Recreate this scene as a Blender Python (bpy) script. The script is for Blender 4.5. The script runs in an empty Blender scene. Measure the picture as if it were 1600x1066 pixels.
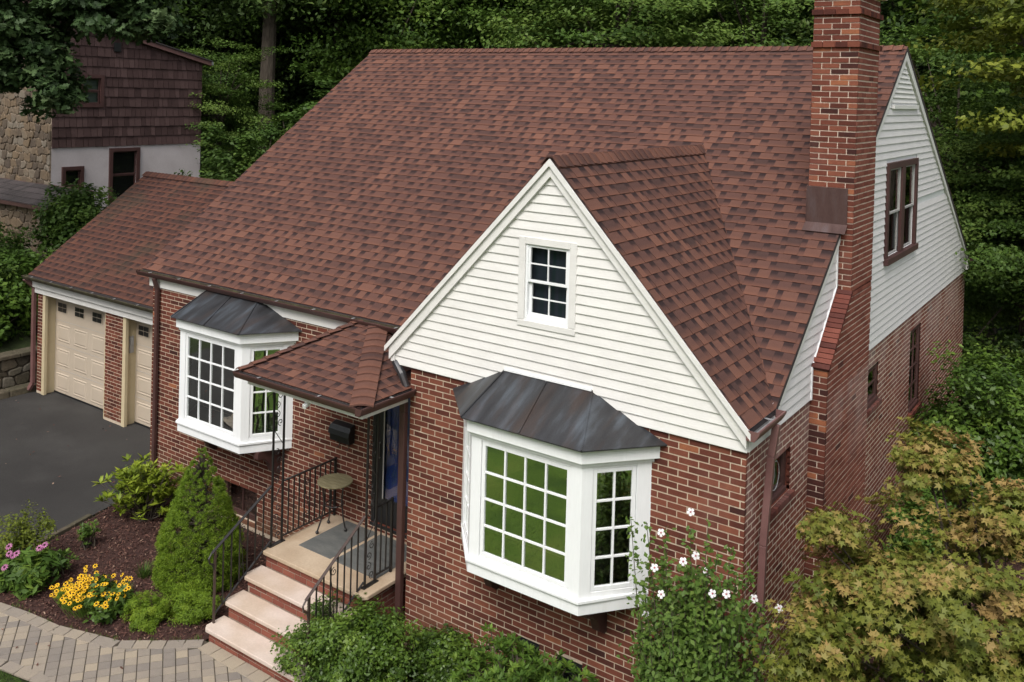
import bpy, math, random
import numpy as np
from mathutils import Vector, Matrix

random.seed(7)
S = bpy.context.scene
COL = S.collection
PI = math.pi

# ---------------------------------------------------------------- camera
cd = bpy.data.cameras.new("camera")
cam = bpy.data.objects.new("camera", cd)
COL.objects.link(cam)
YAW, PITCH, ROLL = 0.6105, 0.0153, 0.0269
fw = Vector((-math.sin(YAW) * math.cos(PITCH), math.cos(YAW) * math.cos(PITCH), -math.sin(PITCH)))
rt0 = Vector((math.cos(YAW), math.sin(YAW), 0))
up0 = rt0.cross(fw)
rt = rt0 * math.cos(ROLL) + up0 * math.sin(ROLL)
up = up0 * math.cos(ROLL) - rt0 * math.sin(ROLL)
cam.matrix_world = Matrix(((rt.x, up.x, -fw.x, 3.0522), (rt.y, up.y, -fw.y, -8.3595), (rt.z, up.z, -fw.z, 3.3098), (0, 0, 0, 1)))
cd.sensor_width = 36
cd.lens = 1434.79 / 1600 * 36
cd.shift_y = -(533 - 168.8) / 1600
cd.clip_end = 600
S.camera = cam

# ---------------------------------------------------------------- light
SUN_EL, SUN_AZ = math.radians(52), math.radians(166)      # azimuth clockwise from +y
w = bpy.data.worlds.new("World")
S.world = w
w.use_nodes = True
nt = w.node_tree
bg = nt.nodes['Background']
sky = nt.nodes.new('ShaderNodeTexSky')
sky.sky_type = 'NISHITA'
sky.sun_disc = False
sky.sun_elevation = SUN_EL
sky.sun_rotation = SUN_AZ
sky.air_density = 1.0
sky.dust_density = 4.0
hs = nt.nodes.new('ShaderNodeHueSaturation')
hs.inputs['Saturation'].default_value = 0.28
nt.links.new(sky.outputs[0], hs.inputs['Color'])
nt.links.new(hs.outputs[0], bg.inputs[0])
bg.inputs[1].default_value = 0.15
sd = bpy.data.lights.new("sun", 'SUN')
sd.energy = 1.3
sd.angle = math.radians(28)
sd.color = (1.0, 0.96, 0.9)
sun = bpy.data.objects.new("sun", sd)
COL.objects.link(sun)
dirv = Vector((math.sin(SUN_AZ) * math.cos(SUN_EL), math.cos(SUN_AZ) * math.cos(SUN_EL), math.sin(SUN_EL)))
sun.rotation_euler = dirv.to_track_quat('Z', 'Y').to_euler()
sun.location = (0, 0, 30)
S.view_settings.view_transform = 'Standard'
S.view_settings.look = 'None'
S.view_settings.gamma = 1
S.view_settings.use_curve_mapping = False
S.view_settings.exposure = 0.60
S.render.engine = 'CYCLES'

G = -3.36            # ground level; z = 0 is the top of the brick walls
P = 0.714            # y of the recessed front wall


# ---------------------------------------------------------------- materials
def mat(name, ramp, src='noise', scale=5.0, detail=4.0, rough=0.8, metal=0.0, spec=0.3, bump=0.0, bscale=60.0,
        fine=0.0, fscale=80.0, trans=0.0, stain=None, zst=None, randmix=0.0, coat=0.0, stretch=None):
    m = bpy.data.materials.new(name)
    m.use_nodes = True
    N, L = m.node_tree.nodes, m.node_tree.links
    b = N['Principled BSDF']
    out = N['Material Output']
    geo = N.new('ShaderNodeNewGeometry')
    pos = geo.outputs['Position']
    if stretch:
        mp = N.new('ShaderNodeMapping')
        mp.inputs['Scale'].default_value = stretch
        L.new(pos, mp.inputs[0])
        pos = mp.outputs[0]

    def noise(sc, de=4.0, p=None):
        n = N.new('ShaderNodeTexNoise')
        n.inputs['Scale'].default_value = sc
        n.inputs['Detail'].default_value = de
        L.new(p or pos, n.inputs['Vector'])
        return n.outputs['Fac']

    def math_(op, a, c):
        n = N.new('ShaderNodeMath')
        n.operation = op
        for i, v in enumerate((a, c)):
            if isinstance(v, (int, float)):
                n.inputs[i].default_value = v
            else:
                L.new(v, n.inputs[i])
        return n.outputs[0]

    def ramp_(fac, stops):
        r = N.new('ShaderNodeValToRGB')
        e = r.color_ramp.elements
        while len(e) > 1:
            e.remove(e[-1])
        for i, (p_, c_) in enumerate(stops):
            el = e[0] if i == 0 else e.new(p_)
            el.position = p_
            el.color = (*c_, 1)
        L.new(fac, r.inputs[0])
        return r.outputs[0]

    def mix(fac, a, c, kind='MIX'):
        n = N.new('ShaderNodeMix')
        n.data_type = 'RGBA'
        n.blend_type = kind
        for k, v in ((0, fac), (6, a), (7, c)):
            if isinstance(v, (int, float)):
                n.inputs[k].default_value = v
            elif isinstance(v, tuple):
                n.inputs[k].default_value = (*v, 1)
            else:
                L.new(v, n.inputs[k])
        return n.outputs[2]

    at = N.new('ShaderNodeAttribute')
    at.attribute_name = 'tv'
    sep = N.new('ShaderNodeSeparateXYZ')
    L.new(at.outputs['Vector'], sep.inputs[0])
    tone, vv, typ = sep.outputs[0], sep.outputs[1], sep.outputs[2]
    if src == 'tone':
        val = tone
        if randmix:
            oi = N.new('ShaderNodeObjectInfo')
            val = math_('ADD', val, math_('MULTIPLY', math_('SUBTRACT', oi.outputs['Random'], 0.5), randmix))
        n0 = noise(scale, detail)
        val = math_('ADD', val, math_('MULTIPLY', math_('SUBTRACT', n0, 0.5), 0.35))
        col = ramp_(val, ramp)
    elif src == 'shingle':
        col = ramp_(tone, ramp)
        # printed shadow band at the head of the recessed laps, rust granules at the butt
        big = ramp_(noise(0.55, 4), [(0.40, (0, 0, 0)), (0.66, (1, 1, 1))])
        col = mix(math_('MULTIPLY', big, 0.38), col, (0.070, 0.038, 0.034))
        band = math_('MULTIPLY', typ, ramp_(vv, [(0.42, (0, 0, 0)), (0.68, (1, 1, 1))]))
        col = mix(math_('MULTIPLY', band, 0.86), col, (0.030, 0.020, 0.021))
        butt = ramp_(vv, [(0.0, (1, 1, 1)), (0.42, (0, 0, 0))])
        col = mix(math_('MULTIPLY', butt, 0.36), col, (0.245, 0.098, 0.058))
    else:
        col = ramp_(noise(scale, detail), ramp)
    if stain:
        scol, ssc, thr, amt = stain
        sf = ramp_(noise(ssc, 6), [(thr, (0, 0, 0)), (min(1, thr + 0.18), (1, 1, 1))])
        col = mix(math_('MULTIPLY', sf, amt), col, scol)
    if zst:
        # weathering tied to a height band: (stops in z, colour, noise scale, amount)
        stops, zc, zs_, za = zst
        sp_ = N.new('ShaderNodeSeparateXYZ')
        L.new(geo.outputs['Position'], sp_.inputs[0])
        zz_ = math_('MULTIPLY', math_('ADD', sp_.outputs[2], 4.0), 0.125)
        band_ = ramp_(zz_, [((q + 4) / 8, (v_, v_, v_)) for q, v_ in stops])
        nf_ = ramp_(noise(zs_, 6), [(0.38, (0, 0, 0)), (0.62, (1, 1, 1))])
        col = mix(math_('MULTIPLY', math_('MULTIPLY', band_, nf_), za), col, zc)
    if fine:
        f = noise(fscale, 2)
        col = mix(1.0, col, ramp_(f, [(0.25, (1 - fine,) * 3), (0.75, (1 + 0 * fine,) * 3)]), 'MULTIPLY')
    L.new(col, b.inputs['Base Color'])
    b.inputs['Roughness'].default_value = rough
    b.inputs['Metallic'].default_value = metal
    b.inputs['Specular IOR Level'].default_value = spec
    b.inputs['Coat Weight'].default_value = coat
    if bump:
        bp = N.new('ShaderNodeBump')
        bp.inputs['Strength'].default_value = bump
        bp.inputs['Distance'].default_value = 0.01
        L.new(noise(bscale, 5), bp.inputs['Height'])
        L.new(bp.outputs[0], b.inputs['Normal'])
    if trans:
        t = N.new('ShaderNodeBsdfTranslucent')
        L.new(col, t.inputs[0])
        ms = N.new('ShaderNodeMixShader')
        ms.inputs[0].default_value = trans
        L.new(b.outputs[0], ms.inputs[1])
        L.new(t.outputs[0], ms.inputs[2])
        L.new(ms.outputs[0], out.inputs[0])
    return m


M = {}
M['brick'] = mat('brick_red', [(0, (0.060, 0.026, 0.023)), (0.25, (0.118, 0.040, 0.029)), (0.55, (0.172, 0.058, 0.040)), (0.85, (0.235, 0.084, 0.054)), (1, (0.34, 0.13, 0.065))],
                 'tone', 9, rough=0.95, spec=0.06, randmix=0.0, bump=0.25, bscale=90, fine=0.3, fscale=150, stain=((0.30, 0.20, 0.18), 1.1, 0.60, 0.18), zst=([(-3.36, 1), (-2.6, 0)], (0.26, 0.17, 0.10), 1.6, 0.6))
M['brick_side'] = mat('brick_weathered', [(0, (0.10, 0.040, 0.034)), (0.3, (0.175, 0.060, 0.046)), (0.6, (0.235, 0.085, 0.063)), (1, (0.31, 0.125, 0.09))],
                      'tone', 9, rough=0.95, spec=0.04, bump=0.25, bscale=90, fine=0.3, fscale=150, zst=([(-1.1, 0), (-0.25, 1), (0.0, 1), (0.05, 0)], (0.46, 0.37, 0.35), 2.0, 0.38), stretch=(1, 1, 0.45))
M['brick_new'] = mat('brick_orange_red', [(0, (0.13, 0.045, 0.035)), (0.5, (0.22, 0.075, 0.055)), (1, (0.30, 0.11, 0.075))], 'tone', 9, rough=0.9, spec=0.1, bump=0.2, fine=0.25, fscale=140)
M['mortar'] = mat('mortar', [(0.2, (0.48, 0.385, 0.285)), (0.8, (0.63, 0.525, 0.41))], 'noise', 3, rough=0.9, bump=0.3, bscale=200, fine=0.2, fscale=50)
M['mortar_side'] = mat('mortar_pale', [(0.2, (0.58, 0.47, 0.38)), (0.8, (0.72, 0.60, 0.50))], 'noise', 3, rough=0.95, spec=0.05, fine=0.15, fscale=50)
M['mortar_dull'] = mat('mortar_dull', [(0.2, (0.26, 0.20, 0.15)), (0.8, (0.40, 0.33, 0.26))], 'noise', 3, rough=0.9, bump=0.3, bscale=200, fine=0.2, fscale=50)
M['siding'] = mat('siding_cream', [(0.2, (0.66, 0.645, 0.62)), (0.8, (0.755, 0.74, 0.715))], 'noise', 2.5, rough=0.5, stain=((0.52, 0.50, 0.43), 3.0, 0.62, 0.25), fine=0.06, fscale=25, stretch=(1, 1, 3))
M['siding_side'] = mat('siding_grey_white', [(0.2, (0.66, 0.635, 0.635)), (0.8, (0.74, 0.715, 0.715))], 'noise', 2.5, rough=0.5, stain=((0.48, 0.46, 0.43), 3.0, 0.60, 0.25), fine=0.06, fscale=25, stretch=(1, 1, 3))
M['white'] = mat('white_paint', [(0.2, (0.76, 0.77, 0.78)), (0.8, (0.84, 0.85, 0.86))], 'noise', 3, rough=0.4, stain=((0.60, 0.60, 0.57), 5.0, 0.62, 0.3), fine=0.04, fscale=30, stretch=(2, 2, 0.3))
M['shingle'] = mat('roof_shingle', [(0, (0.064, 0.039, 0.035)), (0.3, (0.104, 0.054, 0.045)), (0.6, (0.142, 0.070, 0.054)), (1, (0.190, 0.090, 0.064))], 'shingle', rough=0.92, spec=0.15, bump=0.35, bscale=240, fine=0.38, fscale=260)
M['shingle_aged'] = mat('roof_shingle_aged', [(0, (0.050, 0.030, 0.027)), (0.5, (0.095, 0.044, 0.034)), (1, (0.13, 0.060, 0.042))], 'shingle', rough=0.92, spec=0.15, bump=0.35, bscale=240, fine=0.38, fscale=260, stain=((0.05, 0.05, 0.035), 1.2, 0.52, 0.4))
M['lead'] = mat('patinated_copper', [(0.25, (0.028, 0.027, 0.029)), (0.52, (0.050, 0.051, 0.056)), (0.78, (0.12, 0.14, 0.165))], 'noise', 2.2, 6, rough=0.42, metal=0.35, spec=0.5, stain=((0.07, 0.045, 0.035), 1.6, 0.5, 0.6), fine=0.25, fscale=60, stretch=(3.4, 0.7, 0.7), bump=0.1, bscale=20)
M['copper'] = mat('brown_copper', [(0.25, (0.065, 0.036, 0.032)), (0.5, (0.095, 0.056, 0.050)), (0.8, (0.12, 0.09, 0.09))], 'noise', 3.5, 6, rough=0.45, metal=0.3, fine=0.2, fscale=40, stretch=(2, 1, 0.5))
M['gutter'] = mat('brown_gutter', [(0.2, (0.060, 0.030, 0.027)), (0.8, (0.085, 0.042, 0.037))], 'noise', 4, rough=0.4, spec=0.45, fine=0.15)
M['gutter_worn'] = mat('worn_brown_gutter', [(0.2, (0.13, 0.062, 0.058)), (0.8, (0.20, 0.105, 0.098))], 'noise', 4, rough=0.45, spec=0.45, fine=0.15)
M['gutter_dirty'] = mat('mossy_gutter', [(0.3, (0.045, 0.03, 0.025)), (0.7, (0.10, 0.095, 0.05))], 'noise', 6, rough=0.8, fine=0.3)
M['zinc'] = mat('gutter_inside', [(0.2, (0.30, 0.30, 0.31)), (0.8, (0.42, 0.42, 0.42))], 'noise', 8, rough=0.5, metal=0.3)
M['cream'] = mat('cream_paint', [(0.2, (0.50, 0.42, 0.27)), (0.8, (0.58, 0.49, 0.32))], 'noise', 3, rough=0.5, fine=0.06)
M['door_beige'] = mat('beige_garage_door', [(0.2, (0.44, 0.37, 0.29)), (0.8, (0.50, 0.42, 0.335))], 'noise', 2, rough=0.5, fine=0.05)
M['brown_trim'] = mat('brown_trim', [(0.2, (0.055, 0.026, 0.024)), (0.8, (0.085, 0.042, 0.038))], 'noise', 4, rough=0.5)
M['asphalt'] = mat('asphalt', [(0.2, (0.030, 0.028, 0.027)), (0.8, (0.058, 0.055, 0.052))], 'noise', 0.7, 6, rough=0.9, bump=0.5, bscale=150, fine=0.45, fscale=120, stain=((0.085, 0.082, 0.078), 0.9, 0.5, 0.35))
M['mulch'] = mat('mulch_soil', [(0.25, (0.035, 0.017, 0.014)), (0.7, (0.085, 0.040, 0.032))], 'noise', 12, 6, rough=0.95, bump=1.0, bscale=60, fine=0.5, fscale=90)
M['chip'] = mat('mulch_chip', [(0, (0.035, 0.015, 0.012)), (0.6, (0.10, 0.045, 0.035)), (0.93, (0.15, 0.08, 0.06)), (1, (0.32, 0.22, 0.16))], 'tone', 20, rough=0.95)
M['lawn'] = mat('lawn_soil', [(0.3, (0.05, 0.105, 0.010)), (0.5, (0.10, 0.18, 0.016)), (0.72, (0.16, 0.215, 0.03))], 'noise', 0.9, 8, rough=0.95, bump=0.8, bscale=50, fine=0.4, fscale=60)
M['forest'] = mat('forest_floor', [(0.3, (0.018, 0.022, 0.010)), (0.55, (0.035, 0.05, 0.014)), (0.75, (0.06, 0.09, 0.018))], 'noise', 0.25, 8, rough=0.95, bump=0.8, bscale=20, fine=0.4, fscale=15)
M['paver'] = mat('paver', [(0, (0.20, 0.175, 0.155)), (0.5, (0.275, 0.235, 0.195)), (1, (0.36, 0.30, 0.225))], 'tone', 6, rough=0.9, bump=0.5, bscale=120, fine=0.22, fscale=110)
M['sand'] = mat('paver_joint', [(0.2, (0.055, 0.045, 0.033)), (0.8, (0.11, 0.09, 0.065))], 'noise', 8, rough=0.95, fine=0.4)
M['limestone'] = mat('limestone', [(0.25, (0.52, 0.42, 0.36)), (0.75, (0.66, 0.56, 0.49))], 'noise', 2.2, 6, rough=0.75, bump=0.15, bscale=60, fine=0.12, fscale=45, stain=((0.40, 0.28, 0.17), 1.3, 0.50, 0.45))
M['sandstone'] = mat('landing_stone', [(0.25, (0.38, 0.28, 0.19)), (0.75, (0.52, 0.41, 0.30))], 'noise', 2.0, 6, rough=0.75, bump=0.15, bscale=60, fine=0.14, fscale=45, stain=((0.30, 0.19, 0.10), 1.7, 0.5, 0.5))
M['slate'] = mat('slate', [(0.25, (0.085, 0.090, 0.090)), (0.75, (0.155, 0.155, 0.145))], 'noise', 3.0, 7, rough=0.6, bump=0.3, bscale=30, fine=0.15, fscale=20, stretch=(1, 3, 1))
M['iron'] = mat('black_iron', [(0.2, (0.012, 0.011, 0.011)), (0.8, (0.022, 0.019, 0.018))], 'noise', 9, rough=0.4, spec=0.5)
M['iron_brown'] = mat('brown_iron', [(0.2, (0.045, 0.028, 0.023)), (0.8, (0.075, 0.050, 0.042))], 'noise', 9, rough=0.4, spec=0.5)
M['black'] = mat('black_metal', [(0.2, (0.010, 0.010, 0.011)), (0.8, (0.017, 0.017, 0.018))], 'noise', 5, rough=0.35, spec=0.5)
M['dark'] = mat('dark_interior', [(0.2, (0.02, 0.02, 0.02)), (0.8, (0.035, 0.033, 0.03))], 'noise', 1, rough=0.9)  # near-black colour stands in for unlit rooms behind panes
M['interior'] = mat('interior_wall', [(0.2, (0.13, 0.12, 0.11)), (0.8, (0.17, 0.16, 0.15))], 'noise', 1, rough=0.9)
M['curtain'] = mat('curtain_blue', [(0.3, (0.03, 0.07, 0.075)), (0.7, (0.075, 0.08, 0.13))], 'noise', 3, rough=0.9, stretch=(6, 6, 0.5))
M['sheer'] = mat('sheer_curtain', [(0.3, (0.22, 0.24, 0.27)), (0.7, (0.45, 0.47, 0.5))], 'noise', 5, rough=0.9, stretch=(6, 6, 0.4))
M['bluedoor'] = mat('blue_door', [(0.2, (0.009, 0.027, 0.14)), (0.8, (0.015, 0.040, 0.21))], 'noise', 3, rough=0.3, spec=0.5)
M['table'] = mat('weathered_tabletop', [(0.25, (0.15, 0.13, 0.065)), (0.75, (0.29, 0.25, 0.15))], 'noise', 7, 6, rough=0.8, bump=0.3, fine=0.3, stretch=(1, 6, 1))
M['bark'] = mat('bark', [(0.25, (0.035, 0.027, 0.020)), (0.75, (0.10, 0.082, 0.062))], 'noise', 6, 6, rough=0.95, bump=1.0, bscale=14, stretch=(3, 3, 0.5))
M['stone'] = mat('field_stone', [(0, (0.09, 0.068, 0.052)), (0.35, (0.145, 0.108, 0.075)), (0.65, (0.19, 0.135, 0.085)), (1, (0.20, 0.17, 0.135))], 'tone', 5, rough=0.85, bump=0.6, bscale=14, fine=0.3, fscale=20)
M['stone_dark'] = mat('retaining_stone', [(0, (0.05, 0.042, 0.032)), (0.5, (0.11, 0.09, 0.062)), (1, (0.17, 0.15, 0.12))], 'tone', 5, rough=0.9, bump=0.6, bscale=14, fine=0.4, fscale=20, stain=((0.04, 0.05, 0.02), 2, 0.5, 0.5))
M['shake'] = mat('brown_shake', [(0, (0.055, 0.030, 0.028)), (0.5, (0.080, 0.045, 0.042)), (1, (0.108, 0.064, 0.060))], 'tone', 5, rough=0.85, bump=0.5, bscale=30, fine=0.3, fscale=20, stretch=(4, 4, 1))
M['stucco'] = mat('pale_stucco', [(0.25, (0.47, 0.42, 0.42)), (0.75, (0.56, 0.51, 0.51))], 'noise', 2, rough=0.9, bump=0.2, bscale=60, fine=0.08, fscale=20)
M['nshingle'] = mat('dark_shingle', [(0, (0.035, 0.03, 0.03)), (1, (0.075, 0.062, 0.062))], 'tone', 5, rough=0.9, fine=0.3)
M['blind'] = mat('window_blind', [(0.3, (0.16, 0.20, 0.18)), (0.7, (0.26, 0.30, 0.27))], 'noise', 3, rough=0.8, stretch=(0.2, 0.2, 14))
M['grey'] = mat('grey_plastic', [(0.2, (0.30, 0.29, 0.28)), (0.8, (0.38, 0.37, 0.36))], 'noise', 9, rough=0.5)


def glass(name, refl, fm=0.6, tint=(0.55, 0.58, 0.56)):
    m = bpy.data.materials.new(name)
    m.use_nodes = True
    N, L = m.node_tree.nodes, m.node_tree.links
    N.remove(N['Principled BSDF'])
    g = N.new('ShaderNodeBsdfGlossy')
    g.inputs['Roughness'].default_value = 0.015
    g.inputs['Color'].default_value = (0.9, 0.93, 0.9, 1)
    t = N.new('ShaderNodeBsdfTransparent')
    t.inputs[0].default_value = (*tint, 1)
    lw = N.new('ShaderNodeLayerWeight')
    lw.inputs['Blend'].default_value = 0.25
    ma = N.new('ShaderNodeMath')
    ma.operation = 'MULTIPLY_ADD'
    L.new(lw.outputs['Fresnel'], ma.inputs[0])
    ma.inputs[1].default_value = fm
    ma.inputs[2].default_value = refl
    ma.use_clamp = True
    x = N.new('ShaderNodeMixShader')
    L.new(ma.outputs[0], x.inputs[0])
    L.new(t.outputs[0], x.inputs[1])
    L.new(g.outputs[0], x.inputs[2])
    # slight waviness of the panes
    no = N.new('ShaderNodeTexNoise')
    no.inputs['Scale'].default_value = 1.6
    bp = N.new('ShaderNodeBump')
    bp.inputs['Strength'].default_value = 0.12
    bp.inputs['Distance'].default_value = 0.03
    geo = N.new('ShaderNodeNewGeometry')
    L.new(geo.outputs['Position'], no.inputs['Vector'])
    L.new(no.outputs['Fac'], bp.inputs['Height'])
    L.new(bp.outputs[0], g.inputs['Normal'])
    L.new(x.outputs[0], N['Material Output'].inputs[0])
    return m


M['glass'] = glass('window_glass', 0.50)
M['glass_clear'] = glass('storm_door_glass', 0.05, 0.15, (0.95, 0.95, 0.95))
M['glass_dim'] = glass('window_glass_dim', 0.08, 0.3)


def leafmat(name, c0, c1, c2=None, trans=0.25, rough=0.55, spec=0.25, rm=0.30):
    st = [(0, c0), (0.6, c1), (1, c2 or c1)]
    return mat(name, st, 'tone', 1.2, rough=rough, spec=spec, trans=trans, randmix=rm)


M['l_dark'] = leafmat('leaves_dark', (0.028, 0.052, 0.015), (0.058, 0.102, 0.024), (0.11, 0.155, 0.036))
M['l_mid'] = leafmat('leaves_mid', (0.042, 0.085, 0.013), (0.088, 0.16, 0.022), (0.15, 0.225, 0.034))
M['l_bright'] = leafmat('leaves_bright', (0.040, 0.080, 0.014), (0.075, 0.135, 0.022), (0.12, 0.18, 0.033), rm=0.1)
M['l_yellow'] = leafmat('leaves_yellow_green', (0.075, 0.10, 0.012), (0.14, 0.17, 0.02), (0.21, 0.23, 0.03), rm=0.1)
M['l_maple'] = leafmat('leaves_japanese_maple', (0.080, 0.105, 0.014), (0.165, 0.172, 0.028), (0.31, 0.205, 0.072), trans=0.2, rm=.05)
M['l_oak'] = leafmat('leaves_oak', (0.030, 0.060, 0.018), (0.070, 0.120, 0.040), (0.14, 0.19, 0.085))
M['l_spruce'] = leafmat('needles_spruce', (0.065, 0.115, 0.008), (0.13, 0.21, 0.014), (0.20, 0.28, 0.022), trans=0.15, rm=.1)
M['l_rhodo'] = leafmat('leaves_rhododendron', (0.09, 0.13, 0.012), (0.19, 0.25, 0.02), (0.30, 0.34, 0.035), trans=0.2, rm=.05)
M['l_glossy'] = leafmat('leaves_glossy', (0.040, 0.080, 0.012), (0.085, 0.150, 0.020), (0.15, 0.225, 0.036), rough=0.42, spec=0.35)
M['petal_white'] = mat('petal_white', [(0, (0.75, 0.72, 0.74)), (1, (0.85, 0.83, 0.84))], 'tone', 9, rough=0.6, trans=0.2)
M['petal_red'] = mat('petal_centre', [(0, (0.30, 0.03, 0.05)), (1, (0.35, 0.05, 0.07))], 'tone', 9, rough=0.6)
M['petal_yellow'] = mat('petal_yellow', [(0, (0.76, 0.42, 0.012)), (1, (0.88, 0.54, 0.02))], 'tone', 9, rough=0.6, trans=0.15)
M['petal_brown'] = mat('cone_brown', [(0, (0.02, 0.008, 0.006)), (1, (0.035, 0.012, 0.01))], 'tone', 9, rough=0.8)
M['petal_pink'] = mat('petal_pink', [(0, (0.42, 0.13, 0.30)), (1, (0.60, 0.24, 0.44))], 'tone', 9, rough=0.6, trans=0.2)


# ---------------------------------------------------------------- helpers
def setpar(o, parent):
    if parent is not None:
        o.parent = parent
        if parent.type == 'EMPTY':
            o.matrix_parent_inverse = Matrix.Translation(-parent.location)
        else:
            o.matrix_parent_inverse = Matrix.Translation(-parent.location)


def tag(o, label=None, cat=None, group=None, kind=None):
    if label:
        o['label'] = label
    if cat:
        o['category'] = cat
    if group:
        o['group'] = group
    if kind:
        o['kind'] = kind
    return o


def thing(name, loc, label, cat, group=None):
    o = bpy.data.objects.new(name, None)
    o.empty_display_size = 0.2
    o.location = loc
    COL.objects.link(o)
    return tag(o, label, cat, group)


def link_mesh(name, me, m, parent=None, kind=None):
    if m is not None:
        for x in (m if isinstance(m, (list, tuple)) else [m]):
            me.materials.append(x)
    o = bpy.data.objects.new(name, me)
    COL.objects.link(o)
    setpar(o, parent)
    if kind:
        o['kind'] = kind
    return o


def pmesh(name, V, F, tv=None, smooth=False, recentre=False):
    loc = None
    if recentre:
        loc = Vector(np.mean(np.array(V), axis=0))
        V = [(v[0] - loc.x, v[1] - loc.y, v[2] - loc.z) for v in V]
    me = bpy.data.meshes.new(name)
    me.from_pydata([tuple(v) for v in V], [], F)
    if tv is not None:
        a = me.attributes.new('tv', 'FLOAT_VECTOR', 'POINT')
        a.data.foreach_set('vector', np.array(tv, dtype=np.float32).ravel())
    if smooth:
        me.polygons.foreach_set('use_smooth', [True] * len(me.polygons))
    me.update()
    return me, loc


class MB:
    """collects shapes into one mesh"""

    def __init__(s):
        s.V, s.F, s.T = [], [], []

    def add(s, V, F, t=None):
        n = len(s.V)
        s.V += [tuple(v) for v in V]
        s.F += [tuple(i + n for i in f) for f in F]
        s.T += list(t) if t is not None else [(0.5, 0.5, 0)] * len(V)
        return s

    def box(s, x0, x1, y0, y1, z0, z1):
        V = [(x, y, z) for z in (z0, z1) for y in (y0, y1) for x in (x0, x1)]
        return s.add(V, BOXF)

    def obox(s, o, a, b, c):
        o, a, b, c = map(Vector, (o, a, b, c))
        if a.cross(b).dot(c) < 0:
            a, b = b, a
        V = [o + a * i + b * j + c * k for k in (0, 1) for j in (0, 1) for i in (0, 1)]
        return s.add(V, BOXF)

    def bar(s, p, q, wx, wz=None, upv=(0, 0, 1)):
        p, q = Vector(p), Vector(q)
        d = (q - p)
        u = Vector(upv)
        if abs(d.normalized().dot(u)) > 0.97:
            u = Vector((1, 0, 0))
        sde = d.cross(u).normalized()
        u2 = sde.cross(d).normalized()
        wz = wz or wx
        return s.obox(p - sde * wx / 2 - u2 * wz / 2, sde * wx, u2 * wz, d)

    def tube(s, pts, r, n=6, caps=True):
        pts = [Vector(p) for p in pts]
        rs = r if isinstance(r, (list, tuple)) else [r] * len(pts)
        V, F = [], []
        ref = Vector((0.13, 0.31, 0.94))
        for i, p in enumerate(pts):
            d = (pts[min(i + 1, len(pts) - 1)] - pts[max(i - 1, 0)]).normalized()
            if abs(d.dot(ref)) > 0.95:
                rr = Vector((1, 0.1, 0))
            else:
                rr = ref
            a = d.cross(rr).normalized()
            b = d.cross(a)
            for k in range(n):
                t = 2 * PI * k / n
                V.append(p + (a * math.cos(t) + b * math.sin(t)) * rs[i])
        for i in range(len(pts) - 1):
            for k in range(n):
                k2 = (k + 1) % n
                F.append((i * n + k, i * n + k2, (i + 1) * n + k2, (i + 1) * n + k))
        if caps:
            F.append(tuple(range(n))[::-1])
            F.append(tuple((len(pts) - 1) * n + k for k in range(n)))
        return s.add(V, F)

    def poly_prism(s, pts, d):
        """closed prism: planar polygon pts extruded by d"""
        n = len(pts)
        d = Vector(d)
        V = [Vector(p) for p in pts] + [Vector(p) + d for p in pts]
        F = [tuple(range(n))[::-1], tuple(range(n, 2 * n))]
        F += [(i, (i + 1) % n, n + (i + 1) % n, n + i) for i in range(n)]
        return s.add(V, F)

    def ball(s, c, r, n=8, m=5, sz=1.0):
        V, F = [], []
        for j in range(1, m):
            ph = PI * j / m
            for k in range(n):
                t = 2 * PI * k / n
                V.append((c[0] + r * math.sin(ph) * math.cos(t), c[1] + r * math.sin(ph) * math.sin(t), c[2] + r * sz * math.cos(ph)))
        V += [(c[0], c[1], c[2] + r * sz), (c[0], c[1], c[2] - r * sz)]
        T, Bm = len(V) - 2, len(V) - 1
        for j in range(m - 2):
            for k in range(n):
                k2 = (k + 1) % n
                F.append((j * n + k, (j + 1) * n + k, (j + 1) * n + k2, j * n + k2))
        for k in range(n):
            F.append((T, k, (k + 1) % n))
            F.append((Bm, (m - 2) * n + (k + 1) % n, (m - 2) * n + k))
        return s.add(V, F)

    def build(s, name, m, parent=None, kind=None, bevel=0.0, smooth=False, label=None, recentre=False):
        me, loc = pmesh(name, s.V, s.F, s.T, smooth, recentre)
        o = link_mesh(name, me, m, None, kind)
        if loc:
            o.location = loc
        setpar(o, parent)
        if bevel:
            b = o.modifiers.new('bevel', 'BEVEL')
            b.width = bevel
            b.segments = 2
            b.limit_method = 'ANGLE'
        if label:
            o['label'] = label
        return o


BOXF = [(0, 2, 3, 1), (4, 5, 7, 6), (0, 1, 5, 4), (1, 3, 7, 5), (3, 2, 6, 7), (2, 0, 4, 6)]


def emit(pieces, name, m, parent, nind, stuff_parent=None, key=None):
    """pieces = (V, F, tv); the nind first by key become objects, the rest one stuff mesh"""
    if key:
        pieces = sorted(pieces, key=key)
    for p in pieces[:nind]:
        me, loc = pmesh(name, p[0], p[1], p[2], recentre=True)
        o = link_mesh(name, me, p[3] if len(p) > 3 else m, None)
        o.location = loc
        setpar(o, parent[p[4]] if len(p) > 4 and isinstance(parent, dict) else parent)
    rest = pieces[nind:]
    if rest:
        mats, V, F, T, MI = [], [], [], [], []
        for p in rest:
            n = len(V)
            V += p[0]
            F += [tuple(i + n for i in f) for f in p[1]]
            T += p[2]
            mm = p[3] if len(p) > 3 else m
            if mm not in mats:
                mats.append(mm)
            MI += [mats.index(mm)] * len(p[1])
        me, _ = pmesh(name, V, F, T)
        o = link_mesh(name, me, mats, stuff_parent, kind='stuff')
        me.polygons.foreach_set('material_index', MI)
        return o


CAMP = Vector((3.05, -8.36, 3.31))


def camdist(p):
    c = Vector(p[0][0])
    return (c - CAMP).length + (4 if c.z < -2.55 else 0)


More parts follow.
